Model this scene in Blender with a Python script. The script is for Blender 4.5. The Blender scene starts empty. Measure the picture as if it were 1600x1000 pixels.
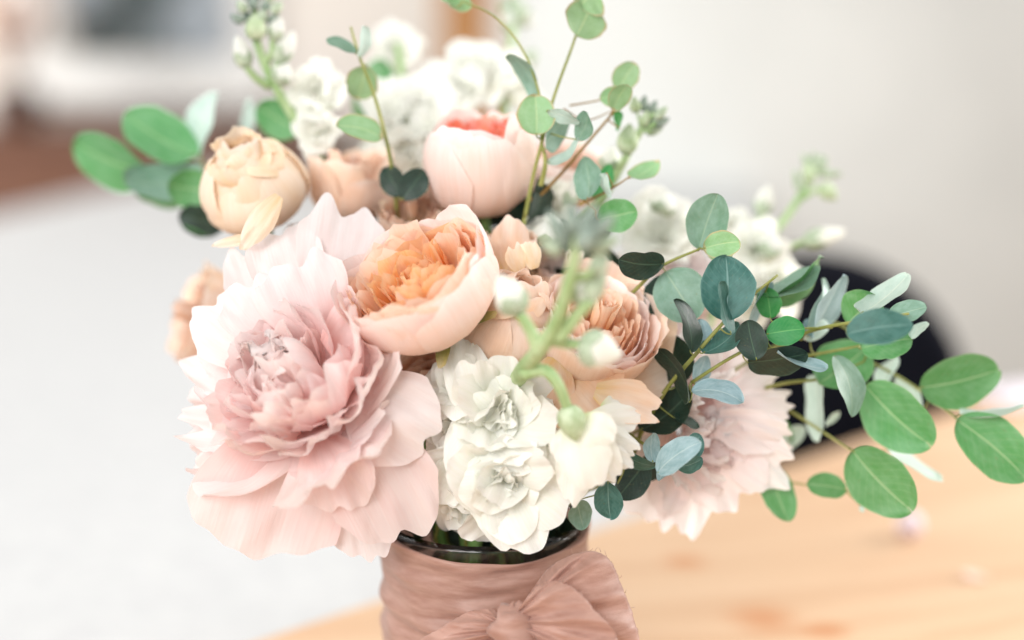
import bpy, bmesh, math
import numpy as np
from mathutils import Vector, Matrix

# ------------------------------------------------------------------ camera
S = bpy.context.scene
COL = S.collection
LENS, SENS = 50.0, 36.0
F = 1600 * LENS / SENS
CAMZ, PITCH = 0.39, math.radians(11.0)
cam_d = bpy.data.cameras.new('camera')
cam = bpy.data.objects.new('camera', cam_d)
COL.objects.link(cam)
cam.location = (0, 0, CAMZ)
cam.rotation_euler = (math.radians(90) - PITCH, 0, 0)
cam_d.lens, cam_d.sensor_width = LENS, SENS
cam_d.clip_start, cam_d.clip_end = 0.02, 60
cam_d.dof.use_dof = True
cam_d.dof.focus_distance = 0.735
cam_d.dof.aperture_fstop = 1.5
S.camera = cam

# ------------------------------------------------------------------ world, lamps, exposure
world = bpy.data.worlds.new('World')
S.world = world
world.use_nodes = True
bg = world.node_tree.nodes['Background']
bg.inputs[0].default_value = (1.0, 0.99, 0.975, 1)
bg.inputs[1].default_value = 0.42


def area(name, loc, target, size, power, col, sy=None):
    l = bpy.data.lights.new(name, 'AREA')
    l.energy, l.color, l.size = power, col, size
    if sy:
        l.shape, l.size_y = 'RECTANGLE', sy
    o = bpy.data.objects.new(name, l)
    COL.objects.link(o)
    o.location = loc
    o.rotation_euler = (Vector(target) - Vector(loc)).to_track_quat('-Z', 'Y').to_euler()
    return o


area('window_light', (-2.7, 2.6, 2.9), (-0.05, 0.8, 0.15), 2.4, 20, (1.0, 0.995, 0.985), 2.0)
area('right_window_light', (2.4, 1.75, 0.95), (0.05, 0.8, 0.15), 1.3, 55, (1.0, 0.975, 0.95), 1.6)
area('front_fill_light', (-1.3, -1.9, 1.75), (0.0, 0.8, 0.2), 2.2, 58, (1.0, 0.99, 0.98), 1.8)  # added fill lamp behind the camera, lifts the flower fronts
area('back_wall_fill_light', (-4.4, 3.6, 1.5), (-1.2, 6.0, 0.2), 1.6, 60, (1.0, 0.97, 0.93), 1.4)  # added lamp that brightens the dim back wall, not an actual window
S.view_settings.view_transform = 'Standard'
S.view_settings.look = 'None'
S.view_settings.exposure = 0.93
S.view_settings.gamma = 1.0
S.cycles.max_bounces = 16
S.cycles.diffuse_bounces = 12
S.cycles.glossy_bounces = 6
S.cycles.transmission_bounces = 12
S.cycles.transparent_max_bounces = 8
S.cycles.use_denoising = True

# ------------------------------------------------------------------ helpers
RIGHT = np.array([1.0, 0, 0])
FWD = np.array([0, math.cos(PITCH), -math.sin(PITCH)])
UP = np.array([0, math.sin(PITCH), math.cos(PITCH)])
CAM = np.array([0, 0, CAMZ])


def P(px, py, d):
    return CAM + d * ((px - 800) / F * RIGHT + (500 - py) / F * UP + FWD)


def G(px, py, z):
    v = (px - 800) / F * RIGHT + (500 - py) / F * UP + FWD
    return CAM + v * ((z - CAMZ) / v[2])


def Y(px, py, y):
    v = (px - 800) / F * RIGHT + (500 - py) / F * UP + FWD
    return CAM + v * (y / v[1])


def V3(a):  # camera-space direction (right, up, toward the camera) -> world
    v = a[0] * RIGHT + a[1] * UP - a[2] * FWD
    return v / np.linalg.norm(v)


def srgb(r, g, b):
    f = lambda c: (c / 255 / 12.92) if c / 255 <= 0.04045 else ((c / 255 + 0.055) / 1.055) ** 2.4
    return (f(r), f(g), f(b), 1)


def tag(o, label=None, cat=None, group=None, kind=None):
    for k, v in (('label', label), ('category', cat), ('group', group), ('kind', kind)):
        if v:
            o[k] = v
    return o


def thing(name, loc, label, cat, group=None, rot=None):
    o = bpy.data.objects.new(name, None)
    o.empty_display_size = 0.02
    COL.objects.link(o)
    o.matrix_world = Matrix.Translation(Vector(loc)) @ (rot.to_4x4() if rot else Matrix())
    o['_loc'] = 0
    del o['_loc']
    return tag(o, label, cat, group)


def link(name, verts, faces, mat, parent=None, attrs=None, local=False, smooth=True):
    me = bpy.data.meshes.new(name)
    verts = np.asarray(verts, dtype=float)
    me.from_pydata(verts.tolist(), [], [tuple(f) for f in faces])
    if attrs:
        for n, a in attrs.items():
            at = me.attributes.new(n, 'FLOAT', 'POINT')
            at.data.foreach_set('value', np.asarray(a, dtype=np.float32))
    if smooth:
        me.polygons.foreach_set('use_smooth', [True] * len(me.polygons))
    me.materials.append(mat)
    o = bpy.data.objects.new(name, me)
    COL.objects.link(o)
    if parent is not None:
        o.parent = parent
        if not local:   # verts given in world space
            o.matrix_parent_inverse = WM(parent).inverted()
    return o


def WM(o):
    m = o.matrix_basis.copy()
    if o.parent:
        m = WM(o.parent) @ o.matrix_parent_inverse @ m
    return m


def grid_faces(nu, nv, wrap=False, off=0):
    f = []
    m = nu if wrap else nu - 1
    for j in range(nv - 1):
        for i in range(m):
            a = j * nu + i
            b = j * nu + (i + 1) % nu
            f.append((off + a, off + b, off + b + nu, off + a + nu))
    return f


def smooth_path(pts, n=24):
    pts = np.asarray(pts, dtype=float)
    if len(pts) < 3:
        t = np.linspace(0, 1, n)[:, None]
        return pts[0] * (1 - t) + pts[-1] * t
    p = np.vstack([2 * pts[0] - pts[1], pts, 2 * pts[-1] - pts[-2]])
    out = []
    segs = len(pts) - 1
    for t in np.linspace(0, segs, n):
        i = min(int(t), segs - 1)
        x = t - i
        a, b, c, d = p[i], p[i + 1], p[i + 2], p[i + 3]
        out.append(0.5 * (2 * b + (c - a) * x + (2 * a - 5 * b + 4 * c - d) * x * x + (3 * b - a - 3 * c + d) * x ** 3))
    return np.array(out)


class MB:
    def __init__(self):
        self.v, self.f = [], []

    def add(self, v, f):
        o = len(self.v)
        self.v += [list(map(float, x)) for x in v]
        self.f += [tuple(i + o for i in q) for q in f]

    def tube(self, pts, radii, n=24, sides=8):
        c = smooth_path(pts, n)
        r = np.interp(np.linspace(0, 1, n), np.linspace(0, 1, len(radii)), radii)
        tan = np.gradient(c, axis=0)
        tan /= np.linalg.norm(tan, axis=1)[:, None] + 1e-12
        ref = np.array([0.31, 0.87, 0.2])
        vs = []
        for i in range(n):
            a = np.cross(tan[i], ref)
            a /= np.linalg.norm(a) + 1e-9
            b = np.cross(tan[i], a)
            for k in range(sides):
                t = 2 * math.pi * k / sides
                vs.append(c[i] + r[i] * (math.cos(t) * a + math.sin(t) * b))
        fs = grid_faces(sides, n, True)
        fs.append(tuple(range(sides))[::-1])
        fs.append(tuple((n - 1) * sides + k for k in range(sides)))
        self.add(vs, fs)

    def box(self, c, h, rz=0):
        v = []
        for sx in (-1, 1):
            for sy in (-1, 1):
                for sz in (-1, 1):
                    x, y = sx * h[0], sy * h[1]
                    v.append((c[0] + x * math.cos(rz) - y * math.sin(rz), c[1] + x * math.sin(rz) + y * math.cos(rz), c[2] + sz * h[2]))
        self.add(v, [(0, 1, 3, 2), (4, 6, 7, 5), (0, 4, 5, 1), (2, 3, 7, 6), (0, 2, 6, 4), (1, 5, 7, 3)])

    def build(self, name, mat, parent=None, smooth=True):
        return link(name, self.v, self.f, mat, parent, smooth=smooth)


def bevel(o, w, seg=3):
    m = o.modifiers.new('bevel', 'BEVEL')
    m.width, m.segments, m.limit_method = w, seg, 'ANGLE'
    return o


# ------------------------------------------------------------------ materials
class NT:
    def __init__(self, name):
        self.m = bpy.data.materials.new(name)
        self.m.use_nodes = True
        self.t = self.m.node_tree
        self.t.nodes.clear()
        self.out = self.n('ShaderNodeOutputMaterial')

    def n(self, kind, **kw):
        nd = self.t.nodes.new(kind)
        for k, v in kw.items():
            setattr(nd, k, v)
        return nd

    def l(self, a, b):
        self.t.links.new(a, b)

    def val(self, sock, v):
        if hasattr(v, 'is_linked') or isinstance(v, bpy.types.NodeSocket):
            self.l(v, sock)
        else:
            sock.default_value = v

    def math(self, op, a, b=0.0, c=None):
        nd = self.n('ShaderNodeMath', operation=op)
        self.val(nd.inputs[0], a)
        self.val(nd.inputs[1], b)
        if c is not None:
            self.val(nd.inputs[2], c)
        return nd.outputs[0]

    def attr(self, name):
        return self.n('ShaderNodeAttribute', attribute_name=name).outputs['Fac']

    def comb(self, x, y, z=0.0):
        nd = self.n('ShaderNodeCombineXYZ')
        for i, v in enumerate((x, y, z)):
            self.val(nd.inputs[i], v)
        return nd.outputs[0]

    def noise(self, vec, scale=1.0, detail=2.0, rough=0.5):
        nd = self.n('ShaderNodeTexNoise')
        if vec is not None:
            self.l(vec, nd.inputs['Vector'])
        nd.inputs['Scale'].default_value = scale
        nd.inputs['Detail'].default_value = detail
        nd.inputs['Roughness'].default_value = rough
        return nd.outputs[0]

    def ramp(self, fac, stops):
        nd = self.n('ShaderNodeValToRGB')
        self.val(nd.inputs[0], fac)
        el = nd.color_ramp.elements
        while len(el) < len(stops):
            el.new(0.5)
        for e, (p, c) in zip(el, stops):
            e.position, e.color = p, c
        return nd.outputs[0]

    def mix(self, fac, a, b, blend='MIX'):
        nd = self.n('ShaderNodeMix', data_type='RGBA', blend_type=blend)
        self.val(nd.inputs[0], fac)
        self.val(nd.inputs[6], a)
        self.val(nd.inputs[7], b)
        return nd.outputs[2]

    def mapr(self, v, a, b, c, d):
        nd = self.n('ShaderNodeMapRange')
        for i, x in enumerate((v, a, b, c, d)):
            self.val(nd.inputs[i], x)
        return nd.outputs[0]

    def bump(self, h, strength, dist):
        nd = self.n('ShaderNodeBump')
        nd.inputs['Strength'].default_value = strength
        nd.inputs['Distance'].default_value = dist
        self.l(h, nd.inputs['Height'])
        return nd.outputs[0]

    def principled(self, col, rough=0.5, spec=0.3, normal=None, **kw):
        nd = self.n('ShaderNodeBsdfPrincipled')
        self.val(nd.inputs['Base Color'], col)
        self.val(nd.inputs['Roughness'], rough)
        nd.inputs['Specular IOR Level'].default_value = spec
        if normal is not None:
            self.l(normal, nd.inputs['Normal'])
        for k, v in kw.items():
            self.val(nd.inputs[k.replace('_', ' ')], v)
        return nd.outputs[0]

    def done(self, sh):
        self.l(sh, self.out.inputs[0])
        return self.m


def petal_mat(name, stops, trans=0.35, rough=0.6, vein=0.8, tcol=None, edge=None):
    N = NT(name)
    u, v = N.attr('pu'), N.attr('pv')
    rnd = N.n('ShaderNodeObjectInfo').outputs['Random']
    col = N.ramp(v, [(p, srgb(*c)) for p, c in stops])
    vec = N.comb(N.math('MULTIPLY', u, 15.0), N.math('MULTIPLY', v, 1.3), N.math('MULTIPLY', rnd, 37.0))
    veins = N.noise(vec, 1.6, 3.0, 0.6)
    vec2 = N.comb(N.math('MULTIPLY', u, 2.2), N.math('MULTIPLY', v, 2.2), N.math('MULTIPLY', rnd, 91.0))
    blot = N.noise(vec2, 1.0, 2.0, 0.5)
    col = N.mix(N.mapr(veins, 0.35, 0.7, 0.0, 0.22 * vein), col, N.mix(1.0, col, srgb(*stops[0][1]), 'MULTIPLY'))
    if edge:
        col = N.mix(N.math('MULTIPLY', N.mapr(v, 0.955, 1.0, 0.0, 0.75), N.mapr(blot, 0.4, 0.6, 0.15, 1.0)), col, srgb(*edge))
    hs = N.n('ShaderNodeHueSaturation')
    N.l(col, hs.inputs['Color'])
    N.l(N.mapr(blot, 0.3, 0.7, 0.8, 1.2), hs.inputs['Saturation'])
    N.l(N.mapr(rnd, 0, 1, 0.95, 1.04), hs.inputs['Value'])
    N.l(N.mapr(rnd, 0, 1, 0.494, 0.506), hs.inputs['Hue'])
    col = hs.outputs[0]
    nrm = N.bump(veins, 0.35 * vein + 0.1, 0.0012)
    pr = N.principled(col, rough, 0.25, nrm, Sheen_Weight=0.08)
    tr = N.n('ShaderNodeBsdfTranslucent')
    N.l(N.mix(0.35, col, srgb(*tcol)) if tcol else col, tr.inputs[0])
    mx = N.n('ShaderNodeMixShader')
    mx.inputs[0].default_value = trans
    N.l(pr, mx.inputs[1])
    N.l(tr.outputs[0], mx.inputs[2])
    return N.done(mx.outputs[0])


def leaf_mat(name, top, under, rib, margin=None, rough=0.42, trans=0.18, bloom=0.35):
    N = NT(name)
    u, v = N.attr('pu'), N.attr('pv')
    rnd = N.n('ShaderNodeObjectInfo').outputs['Random']
    au = N.math('ABSOLUTE', u)
    vec = N.comb(N.math('MULTIPLY', u, 2.0), N.math('MULTIPLY', v, 3.0), N.math('MULTIPLY', rnd, 53.0))
    nz = N.noise(vec, 1.5, 4.0, 0.6)
    fine = N.noise(vec, 26.0, 2.0, 0.6)
    c = N.mix(N.mapr(nz, 0.35, 0.7, 0.0, bloom), srgb(*top), srgb(*under))
    c = N.mix(N.mapr(fine, 0.4, 0.7, 0.0, 0.12), c, srgb(*under))
    # side veins run from the midrib outward and forward
    sv = N.math('SUBTRACT', N.math('MULTIPLY', v, 9.0), N.math('MULTIPLY', au, 3.0))
    wv = N.math('ABSOLUTE', N.math('SUBTRACT', N.math('FRACT', sv), 0.5))
    side = N.math('MULTIPLY', N.mapr(wv, 0.0, 0.06, 1.0, 0.0), 0.30)
    mid = N.mapr(au, 0.015, 0.055, 0.75, 0.0)
    ribm = N.math('MAXIMUM', side, mid)
    c = N.mix(ribm, c, srgb(*rib))
    if margin:
        c = N.mix(N.mapr(N.attr('pe'), 0.86, 0.98, 0.0, 0.8), c, srgb(*margin))
    spot = N.noise(vec, 7.0, 2.0, 0.5)
    c = N.mix(N.mapr(spot, 0.66, 0.72, 0.0, 0.35), c, srgb(120, 110, 70))
    c = N.mix(N.mapr(N.attr('pe'), 0.93, 1.0, 0.0, 0.45), c, srgb(*rib))
    bf = N.n('ShaderNodeNewGeometry').outputs['Backfacing']
    c = N.mix(N.math('MULTIPLY', bf, 0.75), c, srgb(*under))
    hs = N.n('ShaderNodeHueSaturation')
    N.l(c, hs.inputs['Color'])
    N.l(N.mapr(rnd, 0, 1, 0.88, 1.12), hs.inputs['Value'])
    N.l(N.mapr(rnd, 0, 1, 0.488, 0.512), hs.inputs['Hue'])
    c = hs.outputs[0]
    nrm = N.bump(N.math('ADD', N.math('MULTIPLY', ribm, -1.0), N.math('MULTIPLY', fine, 0.4)), 0.35, 0.0006)
    pr = N.principled(c, N.mapr(nz, 0.3, 0.7, rough - 0.06, rough + 0.12), 0.45, nrm)
    tr = N.n('ShaderNodeBsdfTranslucent')
    N.l(c, tr.inputs[0])
    mx = N.n('ShaderNodeMixShader')
    mx.inputs[0].default_value = trans
    N.l(pr, mx.inputs[1])
    N.l(tr.outputs[0], mx.inputs[2])
    return N.done(mx.outputs[0])


def plain(name, c1, c2, scale=30, rough=0.6, spec=0.3, bump=0.0, detail=3.0, trans=0.0, stretch=(1, 1, 1), dist=0.001):
    N = NT(name)
    tc = N.n('ShaderNodeTexCoord').outputs['Object']
    mp = N.n('ShaderNodeMapping')
    N.l(tc, mp.inputs[0])
    mp.inputs['Scale'].default_value = stretch
    nz = N.noise(mp.outputs[0], scale, detail, 0.6)
    c = N.ramp(nz, [(0.32, srgb(*c1)), (0.7, srgb(*c2))])
    nrm = N.bump(nz, bump, dist) if bump else None
    sh = N.principled(c, rough, spec, nrm)
    if trans:
        tr = N.n('ShaderNodeBsdfTranslucent')
        N.l(c, tr.inputs[0])
        mx = N.n('ShaderNodeMixShader')
        mx.inputs[0].default_value = trans
        N.l(sh, mx.inputs[1])
        N.l(tr.outputs[0], mx.inputs[2])
        sh = mx.outputs[0]
    return N.done(sh)


M = {}
M['peony'] = petal_mat('peony_petal', [(0.0, (243, 206, 200)), (0.35, (247, 226, 223)), (0.75, (249, 235, 234)), (1.0, (250, 243, 243))], 0.45, tcol=(255, 226, 218), vein=0.7)
M['peony_pale'] = petal_mat('pale_peony_petal', [(0.0, (243, 219, 215)), (0.4, (247, 233, 231)), (1.0, (249, 243, 243))], 0.42, vein=0.7)
M['peony_white'] = petal_mat('blush_white_peony_petal', [(0.0, (245, 228, 224)), (0.4, (249, 241, 240)), (1.0, (251, 248, 248))], 0.42, vein=0.9)
M['peony_deep'] = petal_mat('peony_heart_petal', [(0.0, (247, 216, 209)), (0.4, (251, 235, 231)), (0.8, (252, 243, 241)), (1.0, (253, 249, 248))], 0.52, tcol=(255, 232, 224), vein=0.7)
M['juliet_out'] = petal_mat('blush_rose_petal', [(0.0, (244, 216, 190)), (0.4, (247, 224, 210)), (0.8, (249, 234, 228)), (1.0, (250, 242, 241))], 0.35)
M['juliet_mid'] = petal_mat('apricot_rose_petal', [(0.0, (248, 202, 146)), (0.5, (251, 220, 184)), (1.0, (252, 238, 227))], 0.38, tcol=(255, 214, 170))
M['juliet_in'] = petal_mat('orange_rose_petal', [(0.0, (242, 172, 96)), (0.5, (249, 202, 142)), (1.0, (252, 224, 186))], 0.4, tcol=(255, 200, 136))
M['coral'] = petal_mat('coral_rose_petal', [(0.0, (240, 120, 88)), (0.5, (248, 150, 122)), (1.0, (252, 190, 168))], 0.42, tcol=(255, 130, 95))
M['peach'] = petal_mat('peach_rose_petal', [(0.0, (226, 200, 156)), (0.35, (239, 211, 188)), (0.8, (244, 219, 201)), (1.0, (248, 232, 221))], 0.34, edge=(214, 170, 130))
M['peach_d'] = petal_mat('tan_peach_rose_petal', [(0.0, (208, 180, 132)), (0.35, (230, 193, 164)), (0.8, (237, 202, 178)), (1.0, (244, 219, 202))], 0.34, edge=(196, 144, 102))
M['cream'] = petal_mat('cream_rose_petal', [(0.0, (236, 213, 178)), (0.4, (246, 227, 203)), (0.8, (248, 233, 214)), (1.0, (250, 242, 230))], 0.36, edge=(224, 192, 150))
M['white'] = petal_mat('white_stock_petal', [(0.0, (206, 220, 160)), (0.2, (240, 243, 226)), (0.4, (245, 245, 240)), (1.0, (248, 248, 246))], 0.38, vein=0.6)
M['sepal'] = petal_mat('rose_sepal', [(0.0, (120, 140, 80)), (0.6, (160, 165, 105)), (1.0, (196, 180, 130))], 0.2)
M['euc_green'] = leaf_mat('eucalyptus_green_leaf', (78, 144, 78), (142, 182, 144), (156, 188, 138))
M['euc_grey'] = leaf_mat('eucalyptus_grey_leaf', (104, 140, 118), (150, 178, 166), (150, 174, 150), bloom=0.5)
M['euc_young'] = leaf_mat('eucalyptus_young_leaf', (134, 174, 122), (170, 200, 168), (178, 200, 150), (196, 150, 120), trans=0.3)
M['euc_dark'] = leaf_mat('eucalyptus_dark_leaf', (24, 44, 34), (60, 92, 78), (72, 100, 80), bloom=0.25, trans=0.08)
M['euc_teal'] = leaf_mat('eucalyptus_teal_leaf', (44, 92, 82), (104, 152, 146), (120, 156, 150), bloom=0.4)
M['euc_blue'] = leaf_mat('eucalyptus_blue_leaf', (128, 160, 166), (176, 200, 208), (186, 206, 206), bloom=0.6)
M['euc_pale'] = leaf_mat('eucalyptus_pale_leaf', (174, 200, 190), (206, 222, 216), (214, 226, 212), bloom=0.6, trans=0.3)
M['euc_bright'] = leaf_mat('bright_green_leaf', (40, 128, 60), (100, 160, 100), (120, 180, 110), trans=0.3)
M['stem_green'] = plain('green_stem', (96, 140, 70), (134, 172, 104), 60, 0.5, 0.3, trans=0.1)
M['stem_stock'] = plain('stock_stem_green', (150, 184, 122), (196, 216, 172), 110, 0.55, 0.3, 0.35, trans=0.15, stretch=(1, 1, 0.35))
M['stem_olive'] = plain('olive_twig', (120, 128, 62), (156, 156, 92), 60, 0.55)
M['stem_brown'] = plain('brown_twig', (128, 92, 44), (168, 140, 84), 60, 0.55)
M['calyx'] = plain('stock_calyx', (146, 162, 136), (192, 204, 182), 160, 0.75, 0.15, 0.3)
M['calyx_dark'] = plain('stock_calyx_dark', (104, 120, 110), (166, 178, 166), 160, 0.75, 0.15, 0.3)
M['calyx_light'] = plain('stock_calyx_light', (154, 174, 132), (200, 212, 184), 160, 0.75, 0.15, 0.3)


# ------------------------------------------------------------------ petals
def wob(rng, x, freqs, amps):
    y = np.zeros_like(x)
    for f, a in zip(freqs, amps):
        y += a * np.sin(f * x + rng.uniform(0, 6.28))
    return y


def top_outline(rng, u, rnd=0.35, pw=2.6, jag=0.05, notch=0.0):
    t = 1 - rnd * np.abs(u) ** pw
    t += wob(rng, u, (3.1, 6.7, 13.0), (jag * 0.6, jag * 0.5, jag * 0.35))
    if notch:
        t -= notch * np.exp(-((u - rng.uniform(-0.25, 0.25)) / 0.16) ** 2)
    return t


def crumple(rng, U, E, amt, n=3):
    D = np.zeros_like(U)
    for i in range(n):
        a, b = rng.uniform(2.0, 5.5), rng.uniform(1.0, 4.5) * rng.choice((-1, 1))
        D += (0.6 - np.abs(np.sin(a * U + b * E + rng.uniform(0, 6.28) + 0.5 * np.sin(3 * E + 2 * U)))) * (0.35 + E) / n
    return amt * D


def petal_local(rng, r, z, W=None, half=None, wrap=1.0, cup=0.0, th=0.0, ruf=0.0, rfreq=5.0, jag=0.05, notch=0.0, cr=0.0,
                rnd=0.35, curl=0.0, twist=0.0, nu=15, nv=14, basew=0.45):
    """r(v), z(v): callables giving the centre line; returns verts in flower axes (z = axis) and pu, pv."""
    u = np.linspace(-1, 1, nu)
    v = np.linspace(0, 1, nv)
    U, Vv = np.meshgrid(u, v)
    T = top_outline(rng, u, rnd, 2.6, jag, notch)[None, :]
    E = Vv * T
    Rr, Zz = r(E), z(E)
    shape = basew + (1 - basew) * np.sin(np.pi / 2 * np.clip(E / 0.62, 0, 1)) ** 0.9
    if half is not None:      # wraps round the axis, half = half angle
        phi = U * half * shape
        X = Rr * np.cos(phi)
        Yy = Rr * np.sin(phi)
        Rn = phi
    else:
        w = W * shape
        kap = wrap / np.maximum(Rr, 1e-3) + cup / W
        kap = np.where(np.abs(kap) < 1e-6, 1e-6, kap)
        phi = np.clip(U * w * kap, -2.6, 2.6)
        X = Rr + (np.cos(phi) - 1) / kap
        Yy = np.sin(phi) / kap
    # ruffle pushes along the (approximate) surface normal, strongest at the free edge
    dr = np.gradient(Rr, axis=0)
    dz = np.gradient(Zz, axis=0)
    ln = np.sqrt(dr ** 2 + dz ** 2) + 1e-9
    nr, nz = dz / ln, -dr / ln
    edge = np.clip(E, 0, 1) ** 2.2 * 0.7 + 0.3 * np.abs(U) ** 3 * E
    ph = rng.uniform(0, 6.28, 4)
    rf = (np.sin(rfreq * U + ph[0] + 2.0 * E) + 0.6 * np.sin(rfreq * 1.9 * U + ph[1] - 3 * E) + 0.35 * np.sin(rfreq * 3.7 * U + ph[2]))
    low = np.sin(1.7 * U + ph[3] + 2.2 * E) * 0.5
    D = ruf * (edge * rf + low * E)
    if cr:
        D = D + crumple(rng, U, E, cr)
    cs, sn = np.cos(phi), np.sin(phi)
    X = X + nr * cs * D
    Yy = Yy + nr * sn * D
    Zz = Zz + nz * D
    if curl:
        c = np.clip((E - 0.72) / 0.28, 0, 1.3) ** 2 * curl
        X = X + c * cs
        Yy = Yy + c * sn
        Zz = Zz - np.abs(c) * 0.55
    if twist:
        a = twist * E
        X, Yy = X * np.cos(a) - Yy * np.sin(a), X * np.sin(a) + Yy * np.cos(a)
    c, s = math.cos(th), math.sin(th)
    vs = np.stack([X * c - Yy * s, X * s + Yy * c, Zz], -1).reshape(-1, 3)
    pe = np.maximum(np.abs(U), E).ravel()
    return vs, grid_faces(nu, nv), {'pu': U.ravel(), 'pv': np.clip(E, 0, 1).ravel(), 'pe': pe}


def prof(pts, s=1.0, sz=1.0):
    c = smooth_path([(a, 0, b) for a, b in pts], 60)
    l = np.r_[0, np.cumsum(np.linalg.norm(np.diff(c, axis=0), axis=1))]
    l /= l[-1]
    return (lambda v: np.interp(v, l, c[:, 0]) * s), (lambda v: np.interp(v, l, c[:, 2]) * sz)


def arc(r0, z0, L, a0, a1, p=1.0):
    v = np.linspace(0, 1.25, 80)
    a = np.radians(a0 + (a1 - a0) * np.clip(v, 0, 1.25) ** p)
    dv = v[1] - v[0]
    r = r0 + L * np.r_[0, np.cumsum(np.sin(a[:-1]) * dv)]
    z = z0 + L * np.r_[0, np.cumsum(np.cos(a[:-1]) * dv)]
    return (lambda e: np.interp(e, v, r)), (lambda e: np.interp(e, v, z))


def frame(axis, spin=0.0):
    z = Vector(axis).normalized()
    q = z.to_track_quat('Z', 'Y')
    return (q.to_matrix() @ Matrix.Rotation(spin, 3, 'Z'))


def add_petal(parent, k, data, mat, name='petal'):
    vs, fs, at = data
    return link(name, vs * k, fs, mat, parent, at, local=True)


def free_petal(rng, b, t, w, db, dt, bulge=0.0, cup=0.0, ruf=0.0, rfreq=5, jag=0.05, notch=0.0, rnd=0.35, mat=None, parent=None,
               name='petal', nu=17, nv=16, basew=0.35, roll=0.0, cr=0.0):
    """petal from base pixel b to tip pixel t (depths db, dt), w = full width in px; bulge, cup in px, toward the camera."""
    B, T = P(b[0], b[1], db), P(t[0], t[1], dt)
    k = (db + dt) / 2 / F
    al = T - B
    L = np.linalg.norm(al)
    al /= L
    n = CAM - (B + T) / 2
    n -= al * n.dot(al)
    n /= np.linalg.norm(n)
    sd = np.cross(al, n)
    if roll:
        n, sd = n * math.cos(roll) + sd * math.sin(roll), sd * math.cos(roll) - n * math.sin(roll)
    u = np.linspace(-1, 1, nu)
    U, Vv = np.meshgrid(u, np.linspace(0, 1, nv))
    E = Vv * top_outline(rng, u, rnd, 2.6, jag, notch)[None, :]
    shape = basew + (1 - basew) * np.sin(np.pi / 2 * np.clip(E / 0.6, 0, 1)) ** 0.9
    hw = w / 2 * k * shape
    ph = rng.uniform(0, 6.28, 4)
    edge = np.clip(E, 0, 1) ** 2 * 0.75 + 0.35 * np.abs(U) ** 3 * E
    rf = np.sin(rfreq * U + ph[0] + 2.5 * E) + 0.6 * np.sin(rfreq * 1.9 * U + ph[1] - 4 * E) + 0.35 * np.sin(rfreq * 3.7 * U + ph[2])
    D = ruf * k * (edge * rf + 0.5 * np.sin(1.7 * U + ph[3] + 2.6 * E) * E)
    H = bulge * k * 4 * E * (1 - E) + cup * k * U ** 2 * np.clip(E * 1.6, 0, 1) + D
    if cr:
        H = H + crumple(rng, U, E, cr * k, 4)
    pts = B + (E * L)[..., None] * al + (U * hw)[..., None] * sd + H[..., None] * n
    return link(name, pts.reshape(-1, 3), grid_faces(nu, nv), mat, parent,
                {'pu': U.ravel(), 'pv': np.clip(E, 0, 1).ravel(), 'pe': np.maximum(np.abs(U), E).ravel()})


# ------------------------------------------------------------------ vase position
NECK = P(757, 812, 0.80)
VR = 152 / F * 0.80
VX, VY, RIM_Z = NECK[0], NECK[1], NECK[2]
_stem_i = [0]


def stem_to_vase(parent, base, r, mat, direction=None, name='stem'):
    """a stem from a flower's base down through the vase neck."""
    i = _stem_i[0]
    _stem_i[0] += 1
    a = i * 2.4
    rr = VR * 0.62 * math.sqrt((i % 17 + 0.5) / 17)
    neck = np.array([VX + rr * math.cos(a), VY + rr * math.sin(a), RIM_Z])
    low = np.array([VX - 0.5 * rr * math.cos(a), VY - 0.5 * rr * math.sin(a), 0.02])
    base = np.asarray(base)
    pts = [base]
    if direction is not None:
        pts.append(base + np.asarray(direction) * min(0.035, 0.3 * np.linalg.norm(neck - base)))
    pts += [neck * 0.75 + base * 0.25, neck, low]
    mb = MB()
    mb.tube(pts, [r, r * 0.95, r], 22, 7)
    return mb.build(name, mat, parent)


# ------------------------------------------------------------------ roses
CUP = [(0.10, 0), (0.58, 0.10), (0.93, 0.45), (1.0, 0.85), (0.95, 1.2)]
TALL = [(0.10, 0), (0.55, 0.08), (0.88, 0.45), (1.0, 1.0), (0.93, 1.5), (0.72, 1.82)]
BALL = [(0.10, 0), (0.66, 0.10), (0.98, 0.52), (0.98, 1.0), (0.72, 1.42), (0.42, 1.6)]
GOBLET = [(0.10, 0), (0.5, 0.08), (0.80, 0.5), (0.88, 1.0), (0.86, 1.35), (0.80, 1.62)]


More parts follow.
